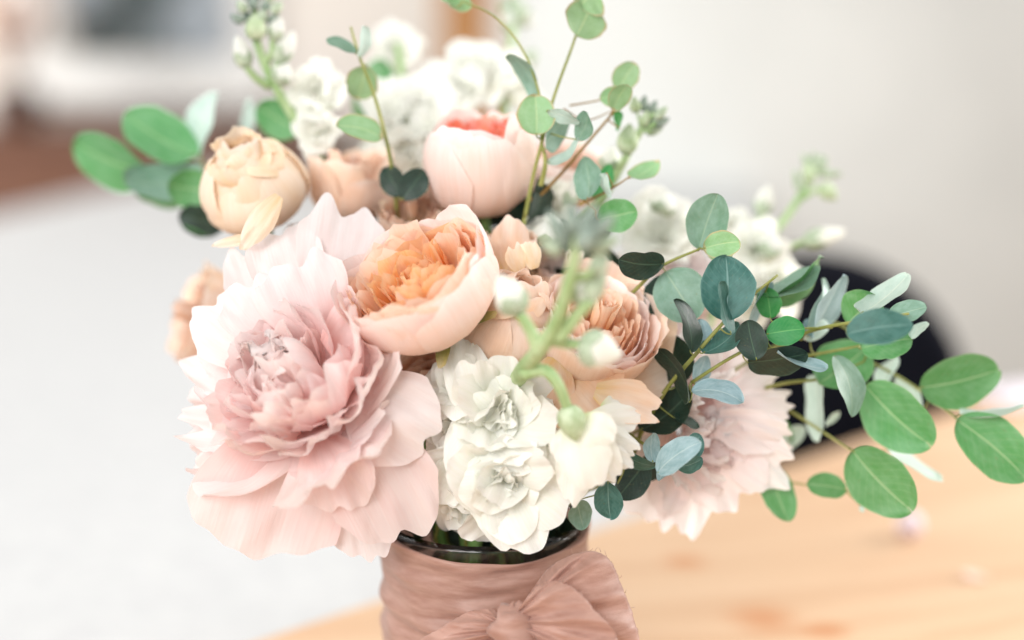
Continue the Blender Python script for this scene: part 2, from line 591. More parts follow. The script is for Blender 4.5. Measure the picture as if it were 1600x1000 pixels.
def rose(name, c, d, axis, R, shape, mats, label, cat='rose', layers=5, per=5, seed=0, H=0.75, heart=True, cap=0, spin=0.0, half=0.95,
         ruf=0.03, jag=0.035, curl=0.06, group=None, shrink=0.11, drop=0.05, stem=True, sepals=True, notch=0.06, cr=0.03, zvar=0.05, rnd=0.28):
    rng = np.random.default_rng(seed)
    k = d / F
    ax = V3(axis)
    base = P(c[0], c[1], d) - ax * R * k * H
    t = thing(name, base, label, cat, group, frame(ax, spin))
    for j in range(layers):
        s = 1 - shrink * j
        mat = mats[min(j, len(mats) - 1)]
        for i in range(per):
            th = 2 * math.pi * (i + 0.5 * (j % 2)) / per + rng.uniform(-0.15, 0.15)
            ss = s * (1 + 0.03 * (i % 2) + rng.uniform(-0.015, 0.015))
            r, z = prof(shape, R * ss, R * (1 - drop * j * rng.uniform(0.6, 1.2)) * rng.uniform(1 - zvar, 1.04))
            add_petal(t, k, petal_local(rng, r, z, half=half * rng.uniform(0.9, 1.1), th=th, ruf=ruf * R, jag=jag,
                                        notch=rng.uniform(0, notch), rnd=rnd, cr=cr * R, curl=curl * R * (1 if j < 2 else 0.4), rfreq=4.5, nu=19, nv=18), mat)
    if heart:      # tightly rolled centre
        for q in range(8):
            s = 0.46 - 0.05 * q
            r, z = arc(0.25 * s * R, (0.82 if cap else 0.5) * R, R * (0.95 - 0.02 * q), 14 * (1 - q / 8) + (26 if cap else 0), -60 if cap else -6)
            add_petal(t, k, petal_local(rng, r, z, half=1.5, th=q * 2.4, ruf=0.02 * R, jag=0.05, rnd=0.2, curl=0.03 * R, nu=13, nv=10), mats[-1])
    for i in range(cap):     # petals folding over the top of a closed rose
        q = i / max(1, cap)
        r, z = arc(R * (0.80 - 0.5 * q), R * (1.04 + 0.36 * q), R * rng.uniform(0.6, 0.8) * (1 - 0.3 * q), 4 + 10 * q, -108 + 60 * q + rng.uniform(-20, 20))
        add_petal(t, k, petal_local(rng, r, z, W=R * 0.78 * (1 - 0.4 * q), wrap=0.7, th=i * 2.4 + 0.4, ruf=0.07 * R, cr=0.07 * R, jag=0.05, notch=rng.uniform(0, 0.12), rnd=0.3, rfreq=5), mats[min(1, len(mats) - 1)])
    if sepals:
        for i in range(5):
            r, z = arc(0.1 * R, 0.02 * R, 0.75 * R, 95, 35 + rng.uniform(-10, 70))
            add_petal(t, k, petal_local(rng, r, z, W=0.15 * R, wrap=0.4, th=i * 1.257 + 0.3, rnd=0.95, jag=0.02, ruf=0.02 * R, nu=7, nv=9, basew=0.9), M['sepal'], 'sepal')
    if stem:
        stem_to_vase(t, base, 3.2e-3, M['stem_green'], -ax)
    return t


def rosette(t, k, R, z0, rad, mats, seed, groups=5, n=9, tall=0.62, step=0.0):
    """quartered heart of a garden rose: groups of nested folded petals."""
    rng = np.random.default_rng(seed)
    for g in range(groups):
        a = 2 * math.pi * g / groups + rng.uniform(-0.2, 0.2)
        for q in range(n):
            f = q / (n - 1)
            off = rad * (0.10 + 0.78 * f)
            L = tall * R * (0.8 + 0.25 * f) * rng.uniform(0.9, 1.1)
            r, z = arc(0.02 * R, 0, L, 4 + 16 * f + rng.uniform(-4, 6), -14 + 26 * f + rng.uniform(-8, 8))
            vs, fs, at = petal_local(rng, r, z, W=R * (0.20 + 0.22 * f), wrap=0.0, cup=rng.uniform(0.5, 1.1), th=0, ruf=0.035 * R, cr=0.03 * R,
                                     rfreq=5, jag=0.06, notch=rng.uniform(0, 0.12), rnd=0.5, nu=11, nv=11, basew=0.6)
            b = a + rng.uniform(-0.28, 0.28) * (0.4 + f)
            tw = b + math.pi * (1 if q % 2 else 0) * 0 + rng.uniform(-0.5, 0.5)
            cs, sn = math.cos(tw), math.sin(tw)
            x = vs[:, 0] * cs - vs[:, 1] * sn + off * math.cos(b)
            y = vs[:, 0] * sn + vs[:, 1] * cs + off * math.sin(b)
            vs = np.stack([x, y, vs[:, 2] + z0], -1)
            add_petal(t, k, (vs, fs, at), mats[0] if f < 0.62 else mats[1])


# ------------------------------------------------------------------ peony
def peony(c, d, axis, R, mats, label, seed, rings, guards=(), spin=0.0, core=True):
    rng = np.random.default_rng(seed)
    k = d / F
    ax = V3(axis)
    base = P(c[0], c[1], d) - ax * R * k * 0.55
    t = thing('peony', base, label, 'peony', None, frame(ax, spin))
    for (n, r0, L, a0, a1, W, mi) in rings:
        for i in range(n):
            th = 2 * math.pi * (i + rng.uniform(-0.55, 0.55)) / n
            r, z = arc(R * r0 * rng.uniform(0.6, 1.2), R * max(0.1, 0.52 - 1.5 * r0), R * L * rng.uniform(0.82, 1.15), a0 + rng.uniform(-14, 14), a1 + rng.uniform(-25, 25), 1.2)
            off = rng.normal(0, (0.17 if r0 < 0.15 else 0.09) * R, 2)
            dat = petal_local(rng, r, z, W=R * W * rng.uniform(0.75, 1.3), wrap=0.25, cup=rng.uniform(0.1, 0.9), th=th, ruf=0.06 * R, cr=0.085 * R,
                                        rfreq=rng.uniform(5, 9), jag=0.085, notch=rng.uniform(0, 0.28), rnd=0.38, twist=rng.uniform(-0.5, 0.5), nu=23, nv=18)
            dat[0][:, 0] += off[0]
            dat[0][:, 1] += off[1]
            add_petal(t, k, dat, mats[mi])
    for gd in guards:
        free_petal(rng, *gd[0:2], gd[2], gd[3], gd[4], gd[5], gd[6], ruf=gd[7], rfreq=5.5, jag=gd[8], notch=gd[9], rnd=gd[10],
                   mat=mats[gd[11]], parent=t, nu=29, nv=24, basew=0.5, cr=15)
    stem_to_vase(t, base, 4e-3, M['stem_green'], -ax)
    return t


# ------------------------------------------------------------------ stock (florets, buds, spires)
def floret(parent, c, d, axis, R, seed, mat=None, dens=1.0, calyx=True):
    rng = np.random.default_rng(seed)
    mat = mat or M['white']
    k = d / F
    ax = V3(axis)
    base = P(c[0], c[1], d) - ax * R * k * 0.5
    # the calyx tube is the floret's own mesh
    n, sides = 8, 10
    vs = []
    for j in range(n):
        v = j / (n - 1)
        rr = R * (0.07 + 0.11 * math.sin(v * 2.6))
        for i in range(sides):
            a = 2 * math.pi * i / sides
            vs.append((rr * math.cos(a), rr * math.sin(a), R * (-0.32 + 0.5 * v)))
    fl = link('floret', np.array(vs) * k, grid_faces(sides, n, True), M['calyx_light'], None, local=True)
    fl.parent = parent
    fl.matrix_parent_inverse = WM(parent).inverted()
    fl.matrix_basis = Matrix.Translation(Vector(base)) @ frame(ax, rng.uniform(0, 6)).to_4x4()
    for (m, L, a0, a1, W) in ((6, 1.10, 42, 104, 0.56), (6, 0.98, 28, 74, 0.52), (5, 0.84, 14, 44, 0.46), (6, 0.66, 4, 18, 0.34)):
        for i in range(max(3, int(m * dens))):
            th = rng.uniform(0, 6.28) if L < 0.7 else 2 * math.pi * (i + rng.uniform(-0.45, 0.45)) / m + m * L
            r, z = arc(rng.uniform(0.02, 0.12) * R, 0.05 * R, R * L * rng.uniform(0.8, 1.18), a0 + rng.uniform(-16, 16), a1 + rng.uniform(-34, 34), 1.1)
            vs, fs, at = petal_local(rng, r, z, W=R * W * rng.uniform(0.8, 1.2), wrap=0.1, cup=rng.uniform(-0.5, 0.7), th=th, ruf=0.07 * R, cr=0.07 * R, rfreq=rng.uniform(3, 6),
                                     jag=0.02, notch=rng.uniform(0, 0.10), rnd=0.5, twist=rng.uniform(-0.6, 0.6), nu=17, nv=14, basew=0.28)
            off = rng.normal(0, 0.10 * R, 2)
            vs[:, 0] += off[0]
            vs[:, 1] += off[1]
            add_petal(fl, k, (vs, fs, at), mat)
    return fl


def bud(parent, b, t, w, d, kind='white', dt=None, cal=None, seed=0):
    """a bud from base pixel b to tip pixel t: white petal ball in a four-lobed calyx, or green and closed."""
    rng = np.random.default_rng(seed + int(b[0] * 7 + b[1]))
    B, T = P(b[0], b[1], d), P(t[0], t[1], dt or d)
    k = d / F
    ax = T - B
    L = np.linalg.norm(ax)
    rot = frame(ax / L, rng.uniform(0, 6.28))
    R = w / 2 * k
    n, sides = 12, 16

    def shell(vmax, g, lobes, open_):
        vs = []
        for j in range(n):
            for i in range(sides):
                a = 2 * math.pi * i / sides
                v = j / (n - 1) * (vmax + lobes * math.cos(4 * a))
                v = min(v, 1)
                rr = R * g * math.sin(math.pi * min(0.06 + 0.94 * v, 1) ** 0.75) ** 0.8
                rr *= 1 + 0.06 * math.cos(4 * a + 0.6) + 0.02 * math.sin(7 * a + j)
                if open_:
                    rr += R * open_ * max(0, v - 0.5)
                vs.append((rr * math.cos(a), rr * math.sin(a), v * L))
        return np.array(vs)

    if kind == 'white':
        vs = shell(1.0, 1.0, 0, 0)
        vs += rng.normal(0, 0.018 * R, vs.shape)
        cvs = shell(0.36, 1.06, 0.12, 0.05)
    else:
        vs = shell(1.0, 1.0, 0, 0)
    h = link('bud', vs, grid_faces(sides, n, True), M['white'] if kind == 'white' else (cal or M['calyx']), None,
             {'pu': np.tile(np.linspace(-1, 1, sides), n), 'pv': np.full(n * sides, 0.7)} if kind == 'white' else None, local=True)
    h.parent = parent
    h.matrix_parent_inverse = WM(parent).inverted()
    h.matrix_basis = Matrix.Translation(Vector(B)) @ rot.to_4x4()
    if kind == 'white':
        link('calyx', cvs, grid_faces(sides, n, True), cal or M['calyx'], h, local=True)
    return h


def stock(label, stem, rad, florets=(), buds=(), twigs=(), mat='stem_stock', seed=0, to_vase=True, group='white stock stems'):
    pts = [P(*p) for p in stem]
    t = thing('stock_stem', pts[0], label, 'flower stem', group)
    mb = MB()
    k = stem[0][2] / F
    q = np.random.default_rng(seed + 90).uniform(0.94, 1.07, 11)
    mb.tube(pts, [rad * k * (1 - 0.42 * i / 10) * q[i] for i in range(11)], 44, 10)
    for tw in twigs:
        mb.tube([P(*p) for p in tw[:-1]], [tw[-1] * k * 1.15, tw[-1] * k * 0.85], 12, 7)
    mb.build('stem', M[mat], t)
    if to_vase:
        stem_to_vase(t, pts[0], rad * k * 0.8, M[mat], None if seed == 2 else (pts[0] - pts[1]) / np.linalg.norm(pts[0] - pts[1]))
    for i, f in enumerate(florets):
        floret(t, f[0], f[1], f[2], f[3], seed * 31 + i)
    for i, b in enumerate(buds):
        bud(t, *b[:4], *b[4:], seed=seed)
    return t


# ------------------------------------------------------------------ eucalyptus
_lr = np.random.default_rng(77)


def leaf(parent, b, t, w, d, mat='euc_green', dt=None, sgn=None, tw=None, notch=0.0, bend=None, ratio=0.74, name='leaf', flat=False):
    """leaf from base pixel b to tip pixel t, w = width as seen (px); a leaf seen narrow is a full leaf turned edge-on."""
    rng = _lr
    dt = d + rng.uniform(-0.012, 0.012) if dt is None else dt
    B, T = P(b[0], b[1], d), P(t[0], t[1], dt)
    k = d / F
    al = T - B
    L = np.linalg.norm(al)
    al /= L
    n = CAM - (B + T) / 2
    n -= al * n.dot(al)
    n /= np.linalg.norm(n)
    sd = np.cross(al, n)
    tw_ = max(w * k, ratio * L) if tw is None else tw * k
    roll = math.acos(min(1.0, w * k / tw_)) * (sgn or (1 if rng.random() < 0.5 else -1)) * 0.96
    n, sd = n * math.cos(roll) + sd * math.sin(roll), sd * math.cos(roll) - n * math.sin(roll)
    nu, nv = 13, 19
    U, Vv = np.meshgrid(np.linspace(-1, 1, nu), np.linspace(0, 1, nv))
    v2 = 0.5 - 0.5 * np.cos(np.pi * Vv)
    hw = tw_ / 2 * (np.sin(np.pi * np.clip(v2 ** 0.96, 0, 1)) ** 0.49)
    hw = hw * (1 + 0.03 * np.sin(7 * v2 + rng.uniform(0, 6.28) + 1.5 * np.sign(U)) + 0.015 * np.sin(19 * v2 + rng.uniform(0, 6.28)) - rng.uniform(0, 0.10) * np.exp(-((v2 - rng.uniform(0.2, 0.9)) / 0.03) ** 2) * (U > 0.9))
    tipd = np.exp(-((U) / 0.35) ** 2) * (v2 ** 12) * notch * L
    ph = rng.uniform(0, 6.28, 3)
    bd = (rng.uniform(-0.16, 0.16) if bend is None else bend + rng.uniform(-0.04, 0.04)) * L
    H = bd * 4 * v2 * (1 - v2) + tw_ * 0.07 * np.abs(U) ** 1.4 + tw_ * 0.03 * np.sin(6 * v2 + ph[0] + 2 * U) * np.abs(U) + tw_ * 0.022 * np.sin(11 * v2 + ph[1]) * U
    skew = 0.03 * L * np.sin(math.pi * v2) * rng.uniform(-1, 1)
    pts = B + (v2 * L - tipd)[..., None] * al + (U * hw + skew)[..., None] * sd + H[..., None] * n
    return link(name, pts.reshape(-1, 3), grid_faces(nu, nv), M[mat], parent,
                {'pu': U.ravel(), 'pv': v2.ravel(), 'pe': np.maximum(np.abs(U), np.abs(2 * v2 - 1)).ravel()})


def branch(label, stems, leaves, mat='stem_olive', to_vase=True, name='eucalyptus_branch', cat='eucalyptus', group='eucalyptus branches'):
    p0 = P(*stems[0][0][0])
    t = thing(name, p0, label, cat, group)
    mb = MB()
    for pts, r in stems:
        k = pts[0][2] / F
        mb.tube([P(*p) for p in pts], [r * k, r * k * 0.8, r * k * 0.5], 26, 7)
    lines = np.vstack([smooth_path([P(*p) for p in pts], 60) for pts, r in stems])
    for l in leaves:      # a petiole joins each leaf to the nearest point of the stem
        B, T = P(l[0][0], l[0][1], l[3]), P(l[1][0], l[1][1], l[3])
        D = np.linalg.norm(lines - B, axis=1)
        q = lines[int(D.argmin())]
        k = l[3] / F
        if D.min() < 75 * k:
            mb.tube([q, (q + B) / 2 - (T - B) * 0.04, B, B + (T - B) * 0.06], [1.5 * k, 1.1 * k, 0.9 * k], 10, 6)
    mb.build('stem', M[mat], t)
    if to_vase:
        a, b = P(*stems[0][0][0]), P(*stems[0][0][1])
        stem_to_vase(t, a, stems[0][1] * stems[0][0][0][2] / F, M[mat], (a - b) / np.linalg.norm(a - b))
    for l in leaves:
        kw = l[-1] if isinstance(l[-1], dict) else {}
        a = l[:-1] if kw else l
        leaf(t, *a, **kw)
    return t

# ================================================================== the room
FLOOR_Z = -0.75
BACK_Y, PART_Y = 6.0, 4.5
mat_wall = plain('wall_plaster', (222, 224, 221), (230, 232, 229), 3, 0.8, 0.15, 0.05)
mat_wall_b = plain('back_wall_plaster', (240, 234, 226), (245, 240, 234), 3, 0.8, 0.15, 0.05)
mat_frame = plain('white_paint', (226, 226, 224), (234, 234, 232), 5, 0.4, 0.4)
mat_brown = plain('brown_wood', (104, 72, 58), (130, 94, 78), 6, 0.5, 0.3, 0.1, stretch=(1, 6, 6))
mat_post = plain('oak_trim', (156, 108, 62), (178, 130, 82), 8, 0.5, 0.3, 0.1, stretch=(6, 6, 1))
mat_floor = plain('floor_boards', (150, 120, 92), (180, 148, 116), 6, 0.5, 0.3, 0.1, stretch=(6, 1, 1))
mat_cloth = plain('white_linen', (188, 189, 190), (198, 199, 199), 40, 0.75, 0.2, 0.1)
mat_black = plain('black_upholstery', (10, 12, 20), (18, 20, 30), 120, 0.8, 0.1, 0.2)
mat_out = plain('outside_render', (206, 224, 240), (220, 234, 246), 1.2, 0.9, 0.1)
mat_shrub = plain('shrub_foliage', (96, 122, 126), (138, 160, 164), 9, 0.8, 0.1)

mb = MB()
mb.add([(-8, -3, FLOOR_Z), (6, -3, FLOOR_Z), (6, 14.2, FLOOR_Z), (-8, 14.2, FLOOR_Z)], [(0, 1, 2, 3)])
tag(mb.build('floor', mat_floor, smooth=False), kind='structure')

# back wall with a window opening
wl, wr = Y(84, 40, BACK_Y)[0], Y(368, 40, BACK_Y)[0]
wb, wt = Y(200, 90, BACK_Y)[2], 2.0
wall = MB()
for x0, x1, z0, z1 in ((-6, wl, FLOOR_Z, 2.6), (wr, 3.5, FLOOR_Z, 2.6), (wl, wr, FLOOR_Z, wb), (wl, wr, wt, 2.6)):
    wall.box(((x0 + x1) / 2, BACK_Y + 0.1, (z0 + z1) / 2), ((x1 - x0) / 2, 0.1, (z1 - z0) / 2))
tag(wall.build('back_wall', mat_wall_b, smooth=False), kind='structure')
wc = (wl + wr) / 2
win = thing('window', (wc, BACK_Y, wb), 'white framed window with a grey blue view, upper left on the back wall', 'window')
fr = MB()
fw = 0.07
for cx, cz, hx, hz in ((wc, wb - fw, (wr - wl) / 2 + 2 * fw, fw), (wl - fw, (wb + wt) / 2, fw, (wt - wb) / 2), (wr + fw, (wb + wt) / 2, fw, (wt - wb) / 2), (wc, wt + fw, (wr - wl) / 2 + 2 * fw, fw)):
    fr.box((cx, BACK_Y - 0.02, cz), (hx, 0.03, hz))
fr.build('window_frame', mat_frame, win, smooth=False)
sl = MB()
sl.box((wc, BACK_Y - 0.10, wb - 2 * fw - 0.02), ((wr - wl) / 2 + 0.22, 0.10, 0.018))
sl.build('window_sill', mat_frame, win, smooth=False)
Ng = NT('window_glass')
gl = Ng.n('ShaderNodeBsdfTransparent')
gs = Ng.n('ShaderNodeBsdfGlossy')
gs.inputs['Roughness'].default_value = 0.02
gm = Ng.n('ShaderNodeMixShader')
gm.inputs[0].default_value = 0.06
Ng.l(gl.outputs[0], gm.inputs[1])
Ng.l(gs.outputs[0], gm.inputs[2])
mat_pane = Ng.done(gm.outputs[0])
pn = MB()
pn.box((wc, BACK_Y + 0.05, (wb + wt) / 2), ((wr - wl) / 2, 0.004, (wt - wb) / 2))
pn.build('pane', mat_pane, win, smooth=False)
ob = MB()
ob.box((-3.5, 14.4, 0.6), (7.5, 0.1, 1.6))
tag(ob.build('outside_wall', mat_out, smooth=False), kind='structure')


def shrub(c, r, seed, label):
    rng = np.random.default_rng(seed)
    t = thing('shrub', (c[0], c[1], FLOOR_Z), label, 'shrub', 'shrubs outside the window')
    m = MB()
    for i in range(200):
        dr = rng.normal(size=3)
        dr /= np.linalg.norm(dr)
        p = np.array(c) + dr * r * rng.uniform(0.35, 1.0) ** 0.5 * np.array([1, 0.8, 1.15]) * (0.8 + 0.35 * math.sin(3 * dr[0] + 5 * dr[2] + seed))
        a = rng.normal(size=3); a /= np.linalg.norm(a)
        b = np.cross(a, rng.normal(size=3)); b /= np.linalg.norm(b)
        s = rng.uniform(0.04, 0.09)
        m.add([p - a * s, p + b * s * 0.5, p + a * s, p - b * s * 0.5], [(0, 1, 2, 3)])
    m.build('crown', mat_shrub, t, smooth=False)
    m = MB()
    m.tube([(c[0], c[1], FLOOR_Z), (c[0] + 0.03, c[1], (FLOOR_Z + c[2]) / 2), tuple(c)], [0.05, 0.03, 0.02], 8, 6)
    m.build('trunk', mat_brown, t)


s1, s2 = Y(150, 55, 7.6), Y(215, 5, 8.0)
shrub((s1[0] + 0.05, 7.6, s1[2] - 0.04), 0.20, 3, 'low dark shrub beyond the window glass, left of the taller one')
shrub((s2[0] + 0.03, 8.0, s2[2] + 0.05), 0.22, 4, 'taller dark shrub beyond the window glass')
s3 = Y(300, 70, 7.8)
shrub((s3[0] - 0.1, 7.8, s3[2] - 0.24), 0.24, 5, 'flat dark shrub low in the right half of the window')

# partition wall on the right with an oak end post
px0 = Y(686, 60, PART_Y)[0]
px1 = Y(768, 60, PART_Y)[0]
pw = MB()
pw.box(((px1 + 5) / 2, PART_Y + 0.1, 0.9), ((5 - px1) / 2, 0.08, 1.65))
tag(pw.build('partition_wall', mat_wall, smooth=False), kind='structure')
po = MB()
po.box(((px0 + px1) / 2, PART_Y + 0.1, 0.9), ((px1 - px0) / 2, 0.11, 1.65))
tag(po.build('wooden_post', mat_post, smooth=False), 'tan wooden post at the end of the white wall', 'post')

# brown sideboard on the left, below the window
sb_t = Y(100, 205, 5.4)[2]
sx0, sx1 = -3.6, Y(520, 250, 5.4)[0]
side = thing('sideboard', ((sx0 + sx1) / 2, 5.6, FLOOR_Z), 'dark brown wooden sideboard standing below the window', 'sideboard')
m = MB(); m.box(((sx0 + sx1) / 2, 5.66, (sb_t - 0.04 + FLOOR_Z) / 2), ((sx1 - sx0) / 2 - 0.03, 0.26, (sb_t - 0.04 - FLOOR_Z) / 2)); m.build('cabinet', mat_brown, side, smooth=False)
m = MB(); m.box(((sx0 + sx1) / 2, 5.65, sb_t - 0.02), ((sx1 - sx0) / 2, 0.29, 0.02)); m.build('top', mat_brown, side, smooth=False)
for i in range(4):
    w = (sx1 - sx0) / 4
    m = MB(); m.box((sx0 + w * (i + 0.5), 5.392, sb_t - 0.36), (w / 2 - 0.03, 0.008, 0.27)); d_ = m.build('door', mat_brown, side, smooth=False)
    m = MB(); m.tube([(sx0 + w * (i + 0.5), 5.375, sb_t - 0.2), (sx0 + w * (i + 0.5), 5.36, sb_t - 0.22), (sx0 + w * (i + 0.5), 5.375, sb_t - 0.26)], [0.006, 0.006], 8, 6); m.build('handle', mat_post, d_)

# potted dried plant at the far left on the sideboard
pp = Y(28, 200, 5.55)
pot = thing('potted_plant', (pp[0], 5.55, sb_t), 'brown pot of dried reddish stems on the sideboard at far left', 'plant')
m = MB()
vs = []
pr_ = [(0.05, 0), (0.085, 0.03), (0.10, 0.10), (0.085, 0.15), (0.07, 0.16)]
for r_, z_ in pr_:
    for i in range(16):
        vs.append((pp[0] + r_ * math.cos(i * math.pi / 8), 5.55 + r_ * math.sin(i * math.pi / 8), sb_t + 0.001 + z_))
m.add(vs, grid_faces(16, 5, True)); m.build('pot', plain('dark_glaze', (60, 40, 36), (84, 58, 50), 12, 0.4), pot)
rg = np.random.default_rng(9)
m = MB(); lf = MB()
for i in range(26):
    a, h = rg.uniform(0, 6.28), rg.uniform(0.15, 0.5)
    e = np.array([pp[0] + 0.14 * math.cos(a) * h * 2.2, 5.55 + 0.12 * math.sin(a), sb_t + 0.16 + h])
    m.tube([(pp[0], 5.55, sb_t + 0.12), (pp[0] + 0.03 * math.cos(a), 5.55, sb_t + 0.2), e], [0.004, 0.002], 6, 4)
    for q in range(6):
        p = e + rg.normal(0, 0.025, 3)
        b = rg.normal(0, 0.02, 3); c_ = rg.normal(0, 0.02, 3)
        lf.add([p - b, p + c_, p + b, p - c_], [(0, 1, 2, 3)])
m.build('stem', mat_brown, pot); lf.build('foliage', plain('dried_foliage', (186, 150, 136), (222, 196, 180), 12, 0.8), pot, smooth=False)

# white cloth covered table on the left
A = G(0, 335, -0.06); B = G(200, 290, -0.06)
dirv = (B - A) / np.linalg.norm(B - A)
nrm = np.array([dirv[1], -dirv[0], 0])
f_ = B + dirv * 0.55
a_ = A - dirv * 2.9
wid = 2.0
cor = [a_, f_, f_ + nrm * wid, a_ + nrm * wid]
vs, n_ = [], 40
loop = []
for i in range(4):
    p, q = cor[i], cor[(i + 1) % 4]
    for j in range(n_):
        loop.append(p + (q - p) * j / n_)
cen = sum(cor) / 4
cl = MB()
rows = []
for zi, z in enumerate((-0.06, -0.062, -0.075, -0.22, -0.44, -0.67)):
    for j, p in enumerate(loop):
        o_ = (p - cen) / np.linalg.norm(p - cen)
        g = (0, 0.006, 0.010, 0.018, 0.03, 0.045)[zi] * (1 + (0.8 * math.sin(j * 0.9) if zi > 2 else 0))
        vs.append((p[0] + o_[0] * g, p[1] + o_[1] * g, z))
cl.add(vs, grid_faces(len(loop), 6, True))
cl.f.append(tuple(range(len(loop))))
cl_t = thing('cloth_covered_table', (cen[0], cen[1], FLOOR_Z), 'long table under a plain white cloth on the left', 'table')
cl.build('tablecloth', mat_cloth, cl_t, smooth=False)
for c_ in cor:
    q = c_ * 0.93 + cen * 0.07
    m = MB(); m.box((q[0], q[1], (FLOOR_Z - 0.07) / 2), (0.025, 0.025, (-0.07 - FLOOR_Z) / 2)); m.build('leg', mat_brown, cl_t, smooth=False)

# pine table under the vase: far edge runs diagonally behind the vase
e0, e1 = G(360, 1010, 0), G(1600, 602, 0)
ed = (e1 - e0) / np.linalg.norm(e1 - e0)
en = np.array([ed[1], -ed[0], 0])         # toward the front right
Nw = NT('pine_wood')
tc = Nw.n('ShaderNodeTexCoord').outputs['Object']
rot = Nw.n('ShaderNodeMapping')
Nw.l(tc, rot.inputs[0])
ang = math.atan2(ed[1], ed[0])
rot.vector_type = 'TEXTURE'
rot.inputs['Rotation'].default_value = (0, 0, ang - 0.5)
sep = Nw.n('ShaderNodeSeparateXYZ')
Nw.l(rot.outputs[0], sep.inputs[0])
warp = Nw.noise(rot.outputs[0], 3.0, 3.0, 0.5)
gv = Nw.comb(Nw.math('MULTIPLY', sep.outputs[0], 2.2), Nw.math('ADD', Nw.math('MULTIPLY', sep.outputs[1], 26.0), Nw.math('MULTIPLY', warp, 3.0)), 0.0)
gr = Nw.noise(gv, 1.0, 4.0, 0.6)
colw = Nw.ramp(gr, [(0.25, srgb(194, 154, 120)), (0.5, srgb(207, 173, 140)), (0.75, srgb(213, 182, 151))])
for kx, ky, rx in ((1070, 876, 0.021), (1195, 968, 0.032), (1290, 985, 0.022), (1555, 660, 0.03)):
    g = G(kx, ky, 0)
    vd = Nw.n('ShaderNodeVectorMath', operation='DISTANCE')
    wv = Nw.n('ShaderNodeVectorMath', operation='MULTIPLY_ADD')
    Nw.l(tc, vd.inputs[0])
    vd.inputs[1].default_value = (g[0], g[1], 0)
    dd_ = Nw.math('ADD', vd.outputs['Value'], Nw.math('MULTIPLY', Nw.math('SUBTRACT', gr, 0.5), 0.03))
    colw = Nw.mix(Nw.mapr(dd_, rx * 0.2, rx, 0.75, 0.0), colw, srgb(190, 126, 80))
mat_pine = Nw.done(Nw.principled(colw, Nw.mapr(gr, 0, 1, 0.36, 0.5), 0.4, Nw.bump(gr, 0.12, 0.001)))
mid = (e0 + e1) / 2
c0, c1 = mid - ed * 1.1, mid + ed * 1.1
tb = thing('wooden_table', (mid + en * 0.45)[:2].tolist() + [FLOOR_Z], 'honey coloured pine table under the vase, with knots', 'table')
m = MB()
tq = [c0, c1, c1 + en * 1.0, c0 + en * 1.0]
m.add([(p[0], p[1], 0) for p in tq] + [(p[0], p[1], -0.035) for p in tq], [(3, 2, 1, 0), (4, 5, 6, 7), (0, 1, 5, 4), (1, 2, 6, 5), (2, 3, 7, 6), (3, 0, 4, 7)])
bevel(m.build('tabletop', mat_pine, tb, smooth=False), 0.006)
for p in tq:
    q = p * 0.9 + (sum(tq) / 4) * 0.1
    m = MB(); m.box((q[0], q[1], (FLOOR_Z - 0.036) / 2), (0.03, 0.03, (-0.036 - FLOOR_Z) / 2), ang); m.build('leg', mat_pine, tb, smooth=False)

# black chair behind the table
CD = 1.78
cc = P(1248, 640, CD)
ch = thing('black_chair', (cc[0], cc[1], FLOOR_Z), 'black upholstered chair with rounded back behind the pine table', 'chair')
hw_, top_ = 235 / F * CD, P(1265, 384, CD)[2]
zb = -0.22
vs = []
nA, nB = 48, 7
prf = [(-0.035, 0.86), (-0.03, 0.95), (-0.015, 0.99), (0.0, 1.0), (0.015, 0.99), (0.03, 0.95), (0.035, 0.86)]
for (dy, g) in prf:
    for i in range(nA):
        a = 2 * math.pi * i / nA
        ca, sa = math.cos(a), math.sin(a)
        x = hw_ * g * math.copysign(abs(ca) ** 0.92, ca)
        z = (top_ + zb) / 2 + (top_ - zb) / 2 * g * math.copysign(abs(sa) ** 0.92, sa)
        vs.append((cc[0] + x, cc[1] + dy + 0.06 * (x / hw_) ** 2 * -1, z))
m = MB(); m.add(vs, grid_faces(nA, nB, True)); m.f += [tuple(range(nA))[::-1], tuple((nB - 1) * nA + i for i in range(nA))]
m.build('backrest', mat_black, ch)
m = MB(); m.box((cc[0], cc[1] - 0.2, -0.27), (0.22, 0.21, 0.035)); bevel(m.build('seat', mat_black, ch, smooth=False), 0.02)
for sx in (-1, 1):
    for sy in (-0.38, -0.02):
        m = MB(); m.tube([(cc[0] + sx * 0.19, cc[1] + sy, -0.29), (cc[0] + sx * 0.2, cc[1] + sy, -0.5), (cc[0] + sx * 0.21, cc[1] + sy, FLOOR_Z)], [0.016, 0.012], 6, 8); m.build('leg', mat_black, ch)

# fallen bud and petals on the table
g = G(1420, 840, 0)
rb = 0.0105
fb = thing('fallen_bud', (g[0], g[1], 0), 'small pale pink round bud lying on the pine table', 'bud')
rg = np.random.default_rng(4)
vs = []
for j in range(9):
    for i in range(14):
        th, ph = math.pi * j / 8, 2 * math.pi * i / 14
        q = rb * (1 + 0.06 * math.sin(3 * ph + 2 * th))
        vs.append((g[0] + q * math.sin(th) * math.cos(ph), g[1] + q * math.sin(th) * math.sin(ph), rb * 1.04 + q * math.cos(th)))
link('petal', vs, grid_faces(14, 9, True), plain('lilac_bud', (222, 204, 214), (236, 224, 232), 60, 0.6), fb, {'pu': np.zeros(126), 'pv': np.full(126, 0.45)})
m = MB(); m.tube([(g[0] + 0.004, g[1] + 0.006, 0.006), (g[0] + 0.008, g[1] + 0.013, 0.003)], [0.002, 0.001], 5, 6); m.build('stem', M['stem_green'], fb)


